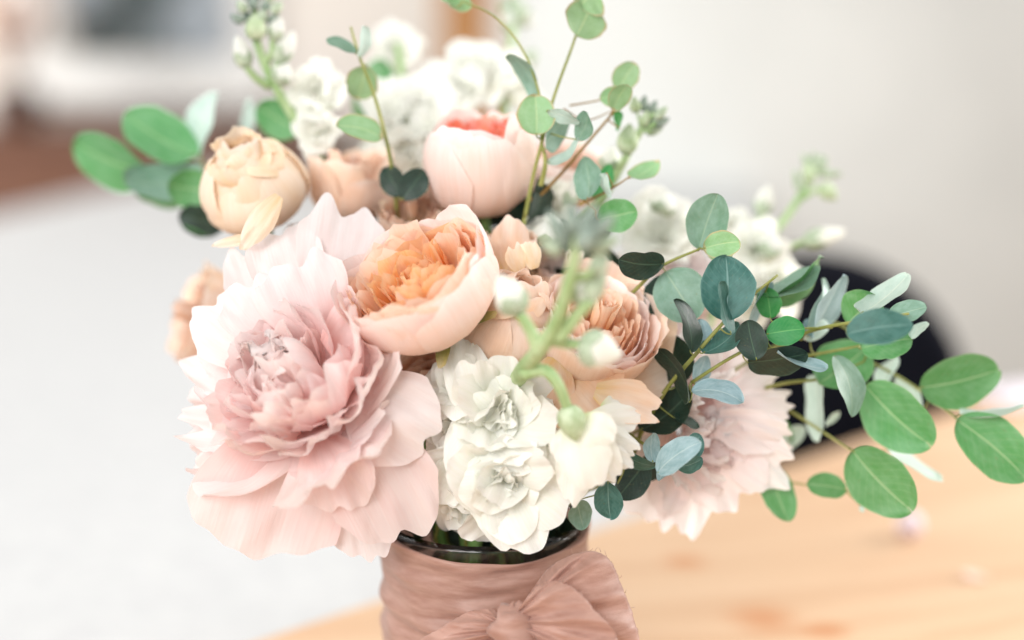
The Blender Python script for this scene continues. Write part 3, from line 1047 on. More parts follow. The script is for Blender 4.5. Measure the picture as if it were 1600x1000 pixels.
def fallen_petal(px, py, s, seed, label):
    rng = np.random.default_rng(seed)
    g = G(px, py, 0.0)
    r, z = arc(0.0, 0, s, 86, 74)
    vs, fs, at = petal_local(rng, r, z, W=s * 0.42, wrap=0, cup=0.5, th=rng.uniform(0, 6), ruf=0.05 * s, nu=13, nv=11)
    vs[:, 2] -= vs[:, 2].min() - 0.0008
    o = link('fallen_petal', vs + np.array([g[0], g[1], 0]), fs, M['juliet_out'], None, at)
    tag(o, label, 'petal')


fallen_petal(1545, 905, 0.02, 1, 'pale pink petal lying on the pine table at lower right')
# pale blurred petal standing at the far right edge
nb = thing('folded_napkin', G(1600, 625, 0), 'pale lilac napkin folded on the far edge of the table at right', 'napkin')
g = G(1592, 622, 0)
vs = []
for j in range(7):
    for i in range(11):
        u, v = i / 10 - 0.5, j / 6
        vs.append((g[0] + 0.02 + u * 0.11 - 0.01 * v, g[1] - 0.05 + v * 0.08, 0.003 + 0.032 * math.sin(math.pi * v) * (0.5 + u) + 0.004 * math.sin(9 * u + 5 * v) ** 2))
link('fold', vs, grid_faces(11, 7), plain('lilac_cloth', (226, 216, 226), (240, 234, 240), 80, 0.8, 0.2, 0.2), nb)

# ================================================================== vase and ribbon
Nv = NT('vase_glass')
mat_glass = Nv.done(Nv.principled(srgb(216, 222, 224), 0.03, 0.5, None, Transmission_Weight=1.0, IOR=1.45))
vase = thing('glass_vase', (VX, VY, 0), 'round glass vase wrapped in dusty pink ribbon, holding the bouquet', 'vase')
outer = [(0.0, 0.001), (0.8, 0.001), (0.92, 0.008), (0.98, 0.04), (1.0, 0.08), (1.0, RIM_Z - 0.006), (1.02, RIM_Z), (1.0, RIM_Z + 0.004), (0.965, RIM_Z), (0.955, RIM_Z - 0.008), (0.955, 0.06), (0.9, 0.014), (0.0, 0.010)]
ns = 64
vs = [(VX + VR * r * math.cos(2 * math.pi * i / ns), VY + VR * r * math.sin(2 * math.pi * i / ns), z) for r, z in outer for i in range(ns)]
m = MB(); m.add(vs, grid_faces(ns, len(outer), True)); m.build('glass_body', mat_glass, vase)
mat_water = NT('water')
mat_water = mat_water.done(mat_water.principled(srgb(200, 210, 200), 0.0, 0.5, None, Transmission_Weight=1.0, IOR=1.33))

# ribbon band round the vase
BT, BB = RIM_Z - 0.002, 0.012
Nr = NT('dusty_pink_silk')
uvn = Nr.n('ShaderNodeTexCoord').outputs['Object']
mp = Nr.n('ShaderNodeMapping'); Nr.l(uvn, mp.inputs[0]); mp.inputs['Scale'].default_value = (45, 45, 240)
fol = Nr.noise(mp.outputs[0], 1.0, 4.0, 0.6)
weave = Nr.noise(uvn, 1400, 1.0, 0.5)
cr = Nr.ramp(fol, [(0.3, srgb(176, 134, 119)), (0.7, srgb(206, 168, 154))])
nr_ = Nr.bump(Nr.math('ADD', fol, Nr.math('MULTIPLY', weave, 0.25)), 0.4, 0.0014)
prr = Nr.principled(cr, 0.42, 0.4, nr_, Sheen_Weight=0.25)
trr = Nr.n('ShaderNodeBsdfTranslucent'); Nr.l(cr, trr.inputs[0])
mxr = Nr.n('ShaderNodeMixShader'); mxr.inputs[0].default_value = 0.32
Nr.l(prr, mxr.inputs[1]); Nr.l(trr.outputs[0], mxr.inputs[2])
mat_silk = Nr.done(mxr.outputs[0])

rib = thing('ribbon', (VX, VY, 0.01), 'dusty pink silk ribbon wrapped round the vase and tied in a bow', 'ribbon')
na, nz = 240, 90
vs = []
for j in range(nz):
    v = j / (nz - 1)
    for i in range(na):
        a = 2 * math.pi * i / na
        fr_ = math.cos(a + math.pi / 2)          # 1 toward the camera
        z = BB + (BT - BB) * v + 0.0025 * math.sin(2 * a + 1) * v
        pinch = math.exp(-((a - 4.95) / 0.55) ** 2)
        z = z * (1 - 0.0 * pinch)
        fold = 0.0016 * math.sin(v * 34 + 2.2 * math.sin(a * 1.3) + 3 * pinch * v) + 0.0011 * math.sin(v * 61 + 3 * math.sin(2 * a) + a) + 0.0012 * math.sin(9 * a + 12 * v)
        fold *= 0.35 + 0.65 * math.sin(math.pi * min(1, v * 1.02)) + 0.4 * pinch
        fold *= 0.75
        fold += 0.0009 * (0.5 - abs(math.sin(v * 21 + 1.7 * a + 1.5 * math.sin(2.3 * a)))) + 0.0005 * (0.5 - abs(math.sin(v * 37 - 2.9 * a + 2 * math.sin(1.7 * a + 1)))) 
        r_ = VR * 1.035 + 0.0015 + fold * 0.95 + 0.002 * math.exp(-((v - 0.985) / 0.03) ** 2)
        vs.append((VX + r_ * math.cos(a), VY + r_ * math.sin(a), z))
fs = grid_faces(na, nz, True)
# turn-in at the top edge
o0 = (nz - 1) * na
base_n = len(vs)
for i in range(na):
    a = 2 * math.pi * i / na
    vs.append((VX + VR * 1.012 * math.cos(a), VY + VR * 1.012 * math.sin(a), vs[o0 + i][2] - 0.002))
fs += [(o0 + i, o0 + (i + 1) % na, base_n + (i + 1) % na, base_n + i) for i in range(na)]
link('band', vs, fs, mat_silk, rib)


def bow_fan(name, knot, outline, bulge, dk, do, seed, pleats=7, amp=5.0, close=0.0, nu=90, nv=44):
    """pleated cloth fanning out from the knot to an outline (pixels); bulges toward the camera; outer edge rolls back."""
    rng = np.random.default_rng(seed)
    ol = smooth_path([(x, y, 0) for x, y in outline], nu)
    ol[:, :2] += rng.normal(0, 0.6, (nu, 2))
    K = np.array([knot[0], knot[1]])
    vs = []
    ph = rng.uniform(0, 6.28, 3)
    kk = dk / F
    for j in range(nv):
        v = j / (nv - 1)
        for i in range(nu):
            u = i / (nu - 1)
            v1 = min(v, 0.86) / 0.86
            q = K + (ol[i, :2] - K) * (0.06 + 0.94 * v1)
            back = max(0, v - 0.86) / 0.14
            q = q + (K - ol[i, :2]) * 0.10 * back ** 1.5
            h = bulge * math.sin(math.pi * min(1, v1 * 0.93)) ** 0.8 * math.sin(math.pi * (0.08 + 0.84 * u)) ** 0.6 - bulge * 0.95 * back
            pl = amp * (math.sin(pleats * 2 * math.pi * u + ph[0] + 0.8 * math.sin(3 * v)) + 0.5 * math.sin(pleats * 3.3 * math.pi * u + ph[1] - 2 * v)) * (0.35 + 0.65 * math.sin(math.pi * v1 * 0.9)) * (1 - 0.4 * v1)
            pl += amp * 0.5 * math.sin(9 * v + 5 * u + ph[2]) * v1
            pl += amp * 0.9 * (0.5 - abs(math.sin(11 * u + 4 * v * math.sin(6 * u + ph[0]) + ph[1]))) + amp * 0.35 * (0.5 - abs(math.sin(23 * u - 6 * v + ph[2])))
            dd = dk + (do - dk) * v1 - (h + pl) * kk
            vs.append(P(q[0], q[1], dd))
    return link(name, vs, grid_faces(nu, nv), mat_silk, rib)


bow_fan('bow_loop', (800, 972), [(826, 930), (862, 884), (915, 862), (950, 872), (972, 915), (990, 965), (998, 1010), (960, 1034), (880, 1030)], 52, 0.730, 0.736, 5, 6, 9)
bow_fan('bow_flap', (795, 972), [(838, 918), (870, 908), (905, 926), (930, 955), (962, 990), (960, 1030), (900, 1050), (840, 1040)], 30, 0.712, 0.706, 8, 4, 7)
bow_fan('bow_loop', (800, 985), [(772, 952), (735, 955), (690, 980), (640, 1012), (610, 1060), (660, 1100), (740, 1080), (785, 1040)], 34, 0.724, 0.728, 11, 5, 7)
bow_fan('ribbon_tail', (800, 995), [(850, 1040), (900, 1075), (930, 1120), (900, 1150), (850, 1160), (810, 1150)], 10, 0.732, 0.742, 14, 4, 3)
rg = np.random.default_rng(61)
m = MB()
for i in range(46):          # loose threads along the raw edge of the ribbon
    if i < 30:
        q = smooth_path([(838, 918, 0), (870, 908, 0), (905, 926, 0), (930, 955, 0), (962, 990, 0)], 30)[i]
        d0 = 0.7085
    else:
        q = smooth_path([(826, 930, 0), (862, 884, 0), (915, 862, 0), (950, 872, 0), (985, 950, 0)], 16)[i - 30]
        d0 = 0.734
    a = rg.uniform(-2.2, 0.4)
    L = rg.uniform(4, 11)
    m.tube([P(q[0], q[1], d0), P(q[0] + 0.5 * L * math.cos(a) + rg.normal(0, 1.2), q[1] + 0.5 * L * math.sin(a), d0 + rg.normal(0, 0.001)), P(q[0] + L * math.cos(a), q[1] + L * math.sin(a) + rg.normal(0, 1.5), d0 + rg.normal(0, 0.002))], [0.00016, 0.0001], 6, 4)
m.build('frayed_edge', mat_silk, rib)
# knot
kc = P(803, 985, 0.712)
vs = []
for j in range(18):
    for i in range(28):
        th, ph = math.pi * j / 17, 2 * math.pi * i / 28
        q = 1 + 0.10 * math.sin(5 * th + 2 * ph) + 0.08 * math.sin(7 * th - ph)
        vs.append(kc + q * (0.012 * math.sin(th) * math.cos(ph) * RIGHT + 0.010 * math.sin(th) * math.sin(ph) * FWD + 0.013 * math.cos(th) * UP))
link('knot', vs, grid_faces(28, 18, True), mat_silk, rib)

# ================================================================== roses
J = [M['juliet_out'], M['juliet_out'], M['juliet_mid'], M['juliet_mid'], M['juliet_in']]
# open Juliet-type rose, front centre
t = rose('garden_rose', (630, 402), 0.715, (-0.42, 0.70, 0.58), 125, CUP, J, 'large open blush rose with apricot ruffled heart, front centre', layers=6, per=5, seed=11, zvar=0.14,
         H=1.2, heart=False, half=0.98, shrink=0.05, drop=0.045, ruf=0.04, jag=0.04, curl=0.05)
rosette(t, 0.715 / F, 125, 46, 100, [M['juliet_in'], M['juliet_mid']], 5, groups=5, n=11, tall=0.74)
# tall closed rose, top
t = rose('garden_rose', (752, 252), 0.80, (-0.05, 0.93, 0.36), 88, TALL, [M['juliet_out'], M['juliet_out'], M['juliet_out'], M['coral'], M['coral']],
         'tall blush cup rose with a small coral centre, top of the bouquet', layers=4, per=5, seed=21, H=0.95, heart=False, shrink=0.08, drop=0.03, ruf=0.022, jag=0.035, curl=0.06, zvar=0.14, rnd=0.38)
rosette(t, 0.80 / F, 88, 62, 42, [M['coral'], M['coral']], 6, groups=4, n=5, tall=0.9)
# cream ball rose, left
t = rose('garden_rose', (395, 288), 0.80, (-0.22, 0.80, 0.55), 82, BALL, [M['cream'], M['cream'], M['cream'], M['peach']],
         'cream peach ball shaped rose on the left, with a drooping curled outer petal', layers=5, per=5, seed=31, H=0.8, cap=8, shrink=0.09, drop=0.03, ruf=0.025, jag=0.04, curl=0.09, zvar=0.28, rnd=0.45)
rg = np.random.default_rng(3)
free_petal(rg, (436, 306), (380, 388), 44, 0.752, 0.748, 14, -12, 4, 4, 0.05, 0.0, 0.5, M['cream'], t, cr=5)
free_petal(rg, (408, 368), (332, 384), 22, 0.77, 0.765, 6, 5, 4, 4, 0.04, 0.0, 0.8, M['cream'], t, cr=3)
# peach rose behind it
rose('garden_rose', (548, 282), 0.835, (0.06, 0.96, 0.26), 74, GOBLET, [M['peach'], M['peach'], M['peach_d'], M['peach_d']],
     'peach rose bud with greenish base, between the cream ball rose and the tall blush rose', layers=5, per=4, seed=41, H=0.85, shrink=0.12, drop=0.02, ruf=0.035, jag=0.03, curl=0.16, zvar=0.35, rnd=0.6)
# small spray rose above the open rose
rose('spray_rose', (643, 330), 0.80, (-0.05, 0.75, 0.65), 52, CUP, [M['peach'], M['cream'], M['peach'], M['peach_d']],
     'small pale peach ruffled spray rose peeping over the open blush rose', layers=5, per=5, seed=51, H=0.9, ruf=0.06, jag=0.08, curl=0.10)
# blurred beige rose, far left
rose('garden_rose', (308, 492), 0.86, (-0.86, 0.28, 0.42), 74, CUP, [M['peach'], M['cream'], M['peach'], M['peach_d']],
     'blurred beige rose half hidden behind the left edge of the pink peony', layers=5, per=5, seed=61, H=0.9, ruf=0.06, jag=0.06, curl=0.12)
# folded peach rose, centre right
t = rose('garden_rose', (803, 500), 0.752, (0.28, 0.80, 0.55), 82, BALL, [M['peach'], M['peach'], M['peach'], M['peach_d']],
         'peach rose with folded heart, behind the blurred white stock stem', layers=5, per=4, seed=71, H=0.85, cap=9, ruf=0.035, jag=0.04, curl=0.08, shrink=0.11, zvar=0.3, rnd=0.45)
# large peach rose, right
t = rose('garden_rose', (938, 500), 0.748, (0.22, 0.66, 0.72), 100, CUP, [M['peach'], M['juliet_out'], M['juliet_out'], M['juliet_out'], M['juliet_mid'], M['juliet_mid']],
         'large open peach rose with pointed outer petals, right of centre', layers=8, per=5, seed=81, H=0.9, ruf=0.05, jag=0.05, curl=0.11, shrink=0.095, drop=0.015, zvar=0.16, rnd=0.34, cr=0.05)
rg = np.random.default_rng(13)
free_petal(rg, (945, 560), (1030, 462), 150, 0.770, 0.772, 14, 14, 6, 4, 0.05, 0.04, 0.45, M['peach'], t, cr=7)
free_petal(rg, (945, 590), (1036, 555), 130, 0.758, 0.768, 16, 20, 5, 4, 0.05, 0.03, 0.5, M['peach'], t, cr=7)
free_petal(rg, (890, 585), (950, 658), 140, 0.742, 0.726, 16, -10, 5, 4, 0.04, 0.0, 0.4, M['peach_d'], t, cr=7)
free_petal(rg, (930, 610), (1034, 642), 70, 0.725, 0.722, 8, 12, 5, 4, 0.08, 0.1, 0.45, M['peach'], t, cr=7)
free_petal(rg, (870, 560), (850, 640), 80, 0.735, 0.735, 10, -6, 3, 4, 0.04, 0.0, 0.5, M['peach_d'], t)
rose('garden_rose', (892, 425), 0.80, (0.15, 0.85, 0.5), 66, CUP, [M['peach'], M['cream'], M['peach'], M['juliet_out']],
     'layered peach rose partly hidden behind the tip of the blurred green stem', layers=6, per=5, seed=83, H=0.9, ruf=0.05, jag=0.05, curl=0.1, shrink=0.11, zvar=0.16, cr=0.05)
# pointed small peach rose
t = rose('spray_rose', (798, 392), 0.78, (0.05, 0.9, 0.4), 44, GOBLET, [M['peach'], M['peach'], M['cream']],
         'small pointed peach rose beside the right edge of the open blush rose', layers=3, per=4, seed=91, H=0.9, ruf=0.04, jag=0.06, curl=0.08)
rg = np.random.default_rng(14)
free_petal(rg, (792, 425), (800, 335), 72, 0.765, 0.765, 8, -10, 2, 4, 0.06, 0.05, 0.7, M['peach'], t, cr=7)
free_petal(rg, (835, 420), (822, 375), 36, 0.755, 0.75, 6, -6, 3, 4, 0.1, 0.15, 0.4, M['cream'], t)
free_petal(rg, (812, 425), (800, 382), 34, 0.752, 0.748, 6, -6, 3, 4, 0.1, 0.15, 0.4, M['cream'], t)
# tan rose behind the white stock, low centre
t = rose('garden_rose', (672, 610), 0.765, (-0.1, 0.62, 0.78), 74, CUP, [M['peach_d'], M['peach_d'], M['peach'], M['peach_d']],
         'tan peach rose mostly hidden behind the front white stock cluster', layers=5, per=5, seed=101, H=0.9, ruf=0.05, jag=0.05, curl=0.08)
# small tan bit left, between peony and ball rose
rose('spray_rose', (470, 368), 0.82, (0.0, 0.9, 0.4), 26, BALL, [M['peach_d'], M['peach_d'], M['peach']],
     'tiny tan rose bud in the gap left of the pink peony top petal', layers=3, per=4, seed=111, H=0.9)
# pale peach flower behind the eucalyptus twigs
rose('garden_rose', (890, 258), 0.88, (0.25, 0.85, 0.45), 70, CUP, [M['juliet_out'], M['juliet_out'], M['peach']],
     'pale blush rose behind the eucalyptus twigs, right of the tall rose', layers=4, per=5, seed=121, H=0.9, ruf=0.03)

# ================================================================== peonies
PM = [M['peony'], M['peony_deep'], M['peony_pale']]
#        base       tip        w   db     dt    bulge cup ruf jag notch rnd mat
guards = [
    ((520, 480), (541, 316), 138, 0.752, 0.768, 10, 10, 5, 0.08, 0.14, 0.30, 2),
    ((470, 490), (432, 354), 120, 0.750, 0.765, 16, 16, 6, 0.07, 0.10, 0.35, 2),
    ((430, 510), (378, 388), 100, 0.754, 0.770, 12, 14, 7, 0.07, 0.08, 0.35, 2),
    ((500, 520), (450, 405), 150, 0.735, 0.738, 22, 12, 8, 0.08, 0.12, 0.35, 2),
    ((440, 530), (380, 440), 130, 0.735, 0.742, 20, 12, 8, 0.08, 0.12, 0.35, 2),
    ((425, 560), (318, 478), 130, 0.740, 0.755, 18, 10, 9, 0.09, 0.10, 0.35, 2),
    ((430, 600), (298, 548), 110, 0.742, 0.765, 14, 8, 10, 0.10, 0.12, 0.35, 2),
    ((430, 630), (298, 640), 120, 0.745, 0.770, 12, 12, 10, 0.10, 0.12, 0.35, 0),
    ((430, 660), (306, 712), 110, 0.745, 0.770, 12, 8, 9, 0.10, 0.12, 0.35, 0),
    ((452, 680), (392, 866), 240, 0.738, 0.742, 18, 22, 9, 0.05, 0.05, 0.34, 0),
    ((420, 690), (335, 780), 130, 0.744, 0.758, 12, 10, 8, 0.08, 0.1, 0.34, 2),
    ((545, 720), (580, 878), 108, 0.748, 0.744, 10, -8, 6, 0.06, 0.06, 0.34, 2),
    ((545, 660), (640, 842), 176, 0.726, 0.732, 18, 18, 7, 0.05, 0.05, 0.36, 0),
    ((560, 620), (672, 690), 165, 0.726, 0.718, 22, -14, 6, 0.05, 0.05, 0.36, 2),
    ((500, 690), (548, 800), 120, 0.722, 0.716, 22, 14, 8, 0.06, 0.12, 0.36, 0),
    ((520, 560), (610, 500), 140, 0.730, 0.738, 24, -10, 7, 0.06, 0.08, 0.38, 0),
]
rings = [(9, 0.05, 0.64, 10, -34, 0.30, 1), (10, 0.13, 0.80, 26, -26, 0.38, 1), (10, 0.18, 0.94, 44, -14, 0.44, 0), (10, 0.21, 1.05, 60, 0, 0.48, 0),
         (10, 0.24, 1.14, 78, 18, 0.50, 2), (10, 0.25, 1.18, 94, 44, 0.50, 2)]
peony((466, 596), 0.730, (-0.40, 0.56, 0.72), 152, PM, 'large ruffled pale pink peony filling the lower left of the bouquet', 7, rings, guards)

guards2 = [
    ((1080, 700), (1052, 836), 110, 0.795, 0.800, 8, 10, 6, 0.10, 0.14, 0.45, 2),
    ((1060, 690), (985, 800), 130, 0.795, 0.805, 10, 10, 5, 0.07, 0.06, 0.4, 2),
    ((1110, 690), (1160, 790), 130, 0.79, 0.79, 12, 10, 6, 0.08, 0.10, 0.4, 2),
    ((1120, 680), (1235, 745), 100, 0.785, 0.79, 10, 10, 5, 0.10, 0.12, 0.45, 2),
    ((1120, 660), (1232, 690), 80, 0.78, 0.785, 10, 10, 5, 0.14, 0.16, 0.5, 2),
    ((1120, 650), (1235, 640), 74, 0.785, 0.79, 10, 10, 5, 0.14, 0.16, 0.5, 2),
    ((1120, 640), (1228, 600), 74, 0.79, 0.80, 10, 10, 5, 0.14, 0.16, 0.5, 2),
    ((1110, 630), (1190, 545), 100, 0.80, 0.81, 10, 10, 5, 0.08, 0.08, 0.4, 2),
    ((1090, 620), (1120, 510), 120, 0.80, 0.81, 10, 10, 5, 0.08, 0.08, 0.4, 0),
    ((1070, 640), (1020, 540), 120, 0.80, 0.81, 10, 10, 5, 0.08, 0.08, 0.4, 0),
    ((1060, 660), (980, 640), 120, 0.80, 0.81, 10, 10, 5, 0.08, 0.08, 0.4, 0),
]
rings2 = [(6, 0.04, 0.60, 28, -75, 0.24, 2), (8, 0.12, 0.76, 42, -50, 0.26, 0), (9, 0.18, 0.92, 58, -10, 0.28, 2), (10, 0.24, 1.05, 74, 30, 0.30, 2), (10, 0.26, 1.2, 86, 70, 0.30, 2)]
peony((1110, 660), 0.792, (0.55, -0.05, 0.83), 108, [M['peony_pale'], M['peony_white'], M['peony_white']], 'paler blush peony low on the right, behind the blue green eucalyptus', 8, rings2, guards2)
peony((1062, 452), 0.86, (0.35, 0.6, 0.7), 100, [M['peony_pale'], M['peony_white'], M['peony_white']], 'soft pale pink peony behind the dark round leaves, upper right', 9, rings2)

# ================================================================== white stock
stock('front white stock with two big ruffled double blooms at the bottom centre', [(800, 800, 0.765), (785, 740, 0.755), (775, 640, 0.745), (770, 590, 0.745)], 9,
      florets=[((768, 640), 0.722, (-0.05, 0.25, 0.97), 104), ((790, 752), 0.722, (0.1, -0.12, 0.98), 104), ((716, 600), 0.735, (-0.3, 0.6, 0.75), 62), ((722, 745), 0.735, (-0.3, -0.4, 0.85), 76),
               ((838, 690), 0.735, (0.5, 0.2, 0.85), 72), ((775, 812), 0.738, (0.0, -0.75, 0.65), 66), ((705, 668), 0.738, (-0.5, 0, 0.85), 62), ((815, 610), 0.740, (0.4, 0.6, 0.7), 56), ((715, 800), 0.748, (-0.3, -0.7, 0.6), 54), ((828, 792), 0.742, (0.5, -0.6, 0.6), 50)], seed=1)
near = stock('near white stock spire leaning right, blurred grey green bud tip', [(802, 604, 0.752), (818, 578, 0.70), (838, 552, 0.67), (866, 510, 0.65), (890, 440, 0.63), (905, 362, 0.615)], 14,
      buds=[((812, 490), (778, 428), 52, 0.655), ((893, 470), (918, 440), 40, 0.645), ((905, 538), (972, 556), 62, 0.66), ((925, 470), (938, 386), 34, 0.635, 'green'), ((885, 385), (856, 326), 26, 0.615, 'green', None, M['calyx_dark']),
            ((896, 366), (890, 312), 25, 0.612, 'green', None, M['calyx_dark']), ((910, 366), (930, 316), 26, 0.610, 'green', None, M['calyx_dark']), ((918, 376), (962, 334), 28, 0.612, 'green', None, M['calyx_dark']),
            ((922, 394), (972, 368), 24, 0.614, 'green', None, M['calyx']), ((876, 396), (846, 374), 22, 0.616, 'green', None, M['calyx']), ((905, 390), (932, 352), 30, 0.604, 'green', None, M['calyx_dark']), ((926, 425), (950, 398), 26, 0.625, 'green'),
            ],
      twigs=[((842, 552, 0.664), (830, 520, 0.66), (812, 490, 0.655), 9), ((872, 530, 0.655), (905, 490, 0.645), (925, 470, 0.638), 9), ((860, 530, 0.66), (885, 536, 0.66), (905, 538, 0.66), 8),
             ((815, 585, 0.69), (850, 578, 0.68), (872, 600, 0.68), (888, 640, 0.69), 9), ((893, 440, 0.635), (910, 432, 0.63), (926, 425, 0.625), 6)], seed=2)
hb = bud(near, (888, 634), (900, 690), 44, 0.69, 'green', None, M['calyx_light'], seed=3)
hb.name = 'floret'
rg = np.random.default_rng(44)
for b_, t_, w_, d0, d1, bu in (((905, 655), (896, 788), 66, 0.712, 0.716, 10), ((900, 655), (928, 764), 84, 0.70, 0.700, 22), ((905, 655), (965, 748), 60, 0.704, 0.708, 16), ((905, 660), (1000, 706), 44, 0.712, 0.716, 10),
                              ((912, 660), (1002, 652), 54, 0.715, 0.72, 8), ((895, 665), (878, 726), 56, 0.702, 0.704, 14), ((925, 690), (988, 730), 36, 0.708, 0.712, 6), ((905, 655), (955, 694), 70, 0.698, 0.696, 18), ((940, 640), (985, 630), 44, 0.72, 0.724, 6)):
    free_petal(rg, b_, t_, w_, d0, d1, bu, -10, 4, 4, 0.05, 0.06, 0.42, M['white'], hb, cr=4)
stock('top left white stock spire with green buds against the window', [(520, 290, 0.86), (470, 200, 0.85), (425, 125, 0.84), (400, 60, 0.835), (398, 15, 0.835)], 9,
      florets=[((495, 140), 0.84, (0.3, 0.3, 0.9), 48), ((500, 205), 0.835, (0.1, 0.2, 0.95), 40)],
      buds=[((400, 62), (398, 20), 34, 0.825, 'green', None, M['calyx_light']), ((385, 105), (368, 55), 30, 0.83), ((425, 62), (440, 26), 26, 0.83), ((432, 98), (460, 48), 32, 0.835), ((432, 130), (452, 100), 34, 0.83),
            ((384, 19), (371, 0), 17, 0.826, 'green', None, M['calyx']), ((397, 15), (394, -7), 17, 0.830, 'green', None, M['calyx_dark']), ((411, 18), (420, -4), 17, 0.834, 'green', None, M['calyx_dark']), ((425, 20), (442, 3), 17, 0.826, 'green', None, M['calyx']), ((381, 34), (360, 23), 17, 0.830, 'green', None, M['calyx_dark']), ((396, 36), (381, 17), 17, 0.834, 'green', None, M['calyx_dark']), ((405, 35), (416, 14), 17, 0.826, 'green', None, M['calyx']), ((416, 35), (437, 24), 17, 0.830, 'green', None, M['calyx_dark']), ((404, 0), (405, -23), 17, 0.834, 'green', None, M['calyx_dark']), ((419, 3), (428, -19), 17, 0.826, 'green', None, M['calyx']), ((391, 1), (384, -21), 17, 0.830, 'green', None, M['calyx_dark'])],
      twigs=[((420, 135, 0.84), (400, 122, 0.835), (385, 105, 0.83), 6), ((415, 100, 0.838), (425, 80, 0.832), (425, 62, 0.83), 5), ((425, 125, 0.84), (432, 110, 0.836), (432, 98, 0.835), 5)], seed=3)
stock('blurred white stock blooms at the top, behind the tall blush rose', [(660, 260, 0.90), (650, 200, 0.89), (630, 120, 0.90), (620, 70, 0.91)], 8,
      florets=[((640, 182), 0.87, (-0.1, 0.45, 0.9), 86), ((690, 165), 0.885, (0.4, 0.5, 0.75), 60), ((590, 240), 0.875, (-0.5, 0.1, 0.85), 46), ((675, 225), 0.868, (0.2, -0.1, 0.95), 54), ((722, 135), 0.90, (0.3, 0.5, 0.8), 48), ((622, 78), 0.94, (0.1, 0.4, 0.9), 50), ((600, 190), 0.88, (-0.6, 0.2, 0.7), 46), ((632, 235), 0.862, (0.0, -0.3, 0.9), 40)], seed=4)
stock('far white stock with soft green bud tip, top centre', [(790, 200, 0.93), (785, 120, 0.94), (800, 60, 0.96), (805, 10, 0.98)], 7,
      florets=[((748, 108), 0.92, (-0.1, 0.5, 0.85), 64), ((800, 130), 0.93, (0.4, 0.4, 0.8), 50)],
      buds=[((800, 50), (790, 15), 26, 0.97), ((805, 40), (815, 0), 24, 0.97, 'green'), ((800, 30), (780, 0), 22, 0.98, 'green'), ((806, 30), (830, 12), 22, 0.98, 'green'), ((804, 20), (800, -14), 22, 0.98, 'green'), ((810, 35), (838, 30), 20, 0.98),
            ((820, 100), (838, 78), 24, 0.96, 'green')], twigs=[((792, 110, 0.945), (808, 104, 0.95), (820, 100, 0.96), 5)], seed=5)
stock('white stock spire with grey green buds beside the eucalyptus twigs, upper right', [(900, 350, 0.86), (935, 318, 0.83), (970, 260, 0.815), (1000, 205, 0.81), (1022, 178, 0.81)], 8,
      florets=[((862, 312), 0.825, (0.0, 0.4, 0.9), 40), ((852, 360), 0.80, (0.0, 0.2, 0.95), 30)],
      buds=[((978, 240), (984, 192), 36, 0.805, 'green', None, M['calyx_light']), ((994, 176), (990, 150), 19, 0.806, 'green', None, M['calyx_light']), ((1004, 174), (1008, 148), 15, 0.810, 'green', None, M['calyx_dark']), ((1014, 180), (1026, 156), 15, 0.814, 'green', None, M['calyx_dark']), ((1024, 185), (1043, 166), 15, 0.806, 'green', None, M['calyx']), ((1023, 197), (1047, 184), 14, 0.810, 'green', None, M['calyx_dark']), ((1010, 208), (1036, 201), 14, 0.814, 'green', None, M['calyx']), ((1004, 197), (1012, 172), 16, 0.806, 'green', None, M['calyx_light']), ((1006, 204), (1024, 184), 14, 0.810, 'green', None, M['calyx_dark']),
            ((948, 268), (958, 228), 34, 0.82), ((888, 322), (898, 276), 26, 0.81), ((848, 385), (852, 345), 44, 0.79)],
      twigs=[((1002, 205, 0.811), (999, 190, 0.808), (996, 176, 0.807), 2.2), ((1002, 205, 0.811), (1006, 189, 0.808), (1010, 174, 0.807), 2.2), ((1002, 205, 0.811), (1010, 193, 0.808), (1018, 182, 0.807), 2.2), ((1002, 205, 0.811), (1014, 197, 0.808), (1026, 190, 0.807), 2.2), ((1002, 205, 0.811), (1013, 200, 0.808), (1024, 196, 0.807), 2.2), ((1002, 205, 0.811), (1010, 205, 0.808), (1018, 206, 0.807), 2.2), ((966, 262, 0.815), (976, 252, 0.808), (978, 240, 0.805), 4), ((944, 300, 0.825), (950, 285, 0.82), (948, 268, 0.82), 4)], seed=6)
stock('blurred white stock spire standing right, over the black chair', [(1120, 480, 0.86), (1180, 400, 0.87), (1235, 330, 0.885), (1275, 268, 0.90)], 9,
      florets=[((1185, 385), 0.865, (0.2, 0.4, 0.9), 52), ((1035, 360), 0.85, (0.0, 0.3, 0.95), 66), ((1150, 350), 0.88, (0, 0.5, 0.85), 34), ((1222, 452), 0.85, (0.5, -0.1, 0.85), 52), ((1185, 470), 0.85, (0.1, -0.2, 0.95), 44)],
      buds=[((1188, 335), (1202, 288), 28, 0.885), ((1265, 285), (1262, 252), 22, 0.89, 'green', None, M['calyx_light']), ((1272, 272), (1252, 238), 16, 0.9, 'green'), ((1274, 268), (1270, 235), 16, 0.9, 'green'), ((1278, 268), (1292, 244), 16, 0.9, 'green'),
            ((1280, 272), (1318, 272), 14, 0.9, 'green'), ((1282, 290), (1308, 312), 26, 0.89, 'green', None, M['calyx_light']), ((1250, 300), (1240, 262), 14, 0.89, 'green'), ((1256, 378), (1322, 360), 32, 0.885), ((1278, 262), (1284, 240), 15, 0.9, 'green'),
            ((1195, 400), (1210, 362), 40, 0.86), ((1030, 335), (1046, 300), 40, 0.83)],
      twigs=[((1165, 420, 0.87), (1180, 375, 0.88), (1188, 335, 0.885), 4), ((1215, 395, 0.88), (1235, 386, 0.885), (1256, 378, 0.885), 5), ((1252, 310, 0.89), (1270, 300, 0.89), (1282, 290, 0.89), 4)], seed=7)

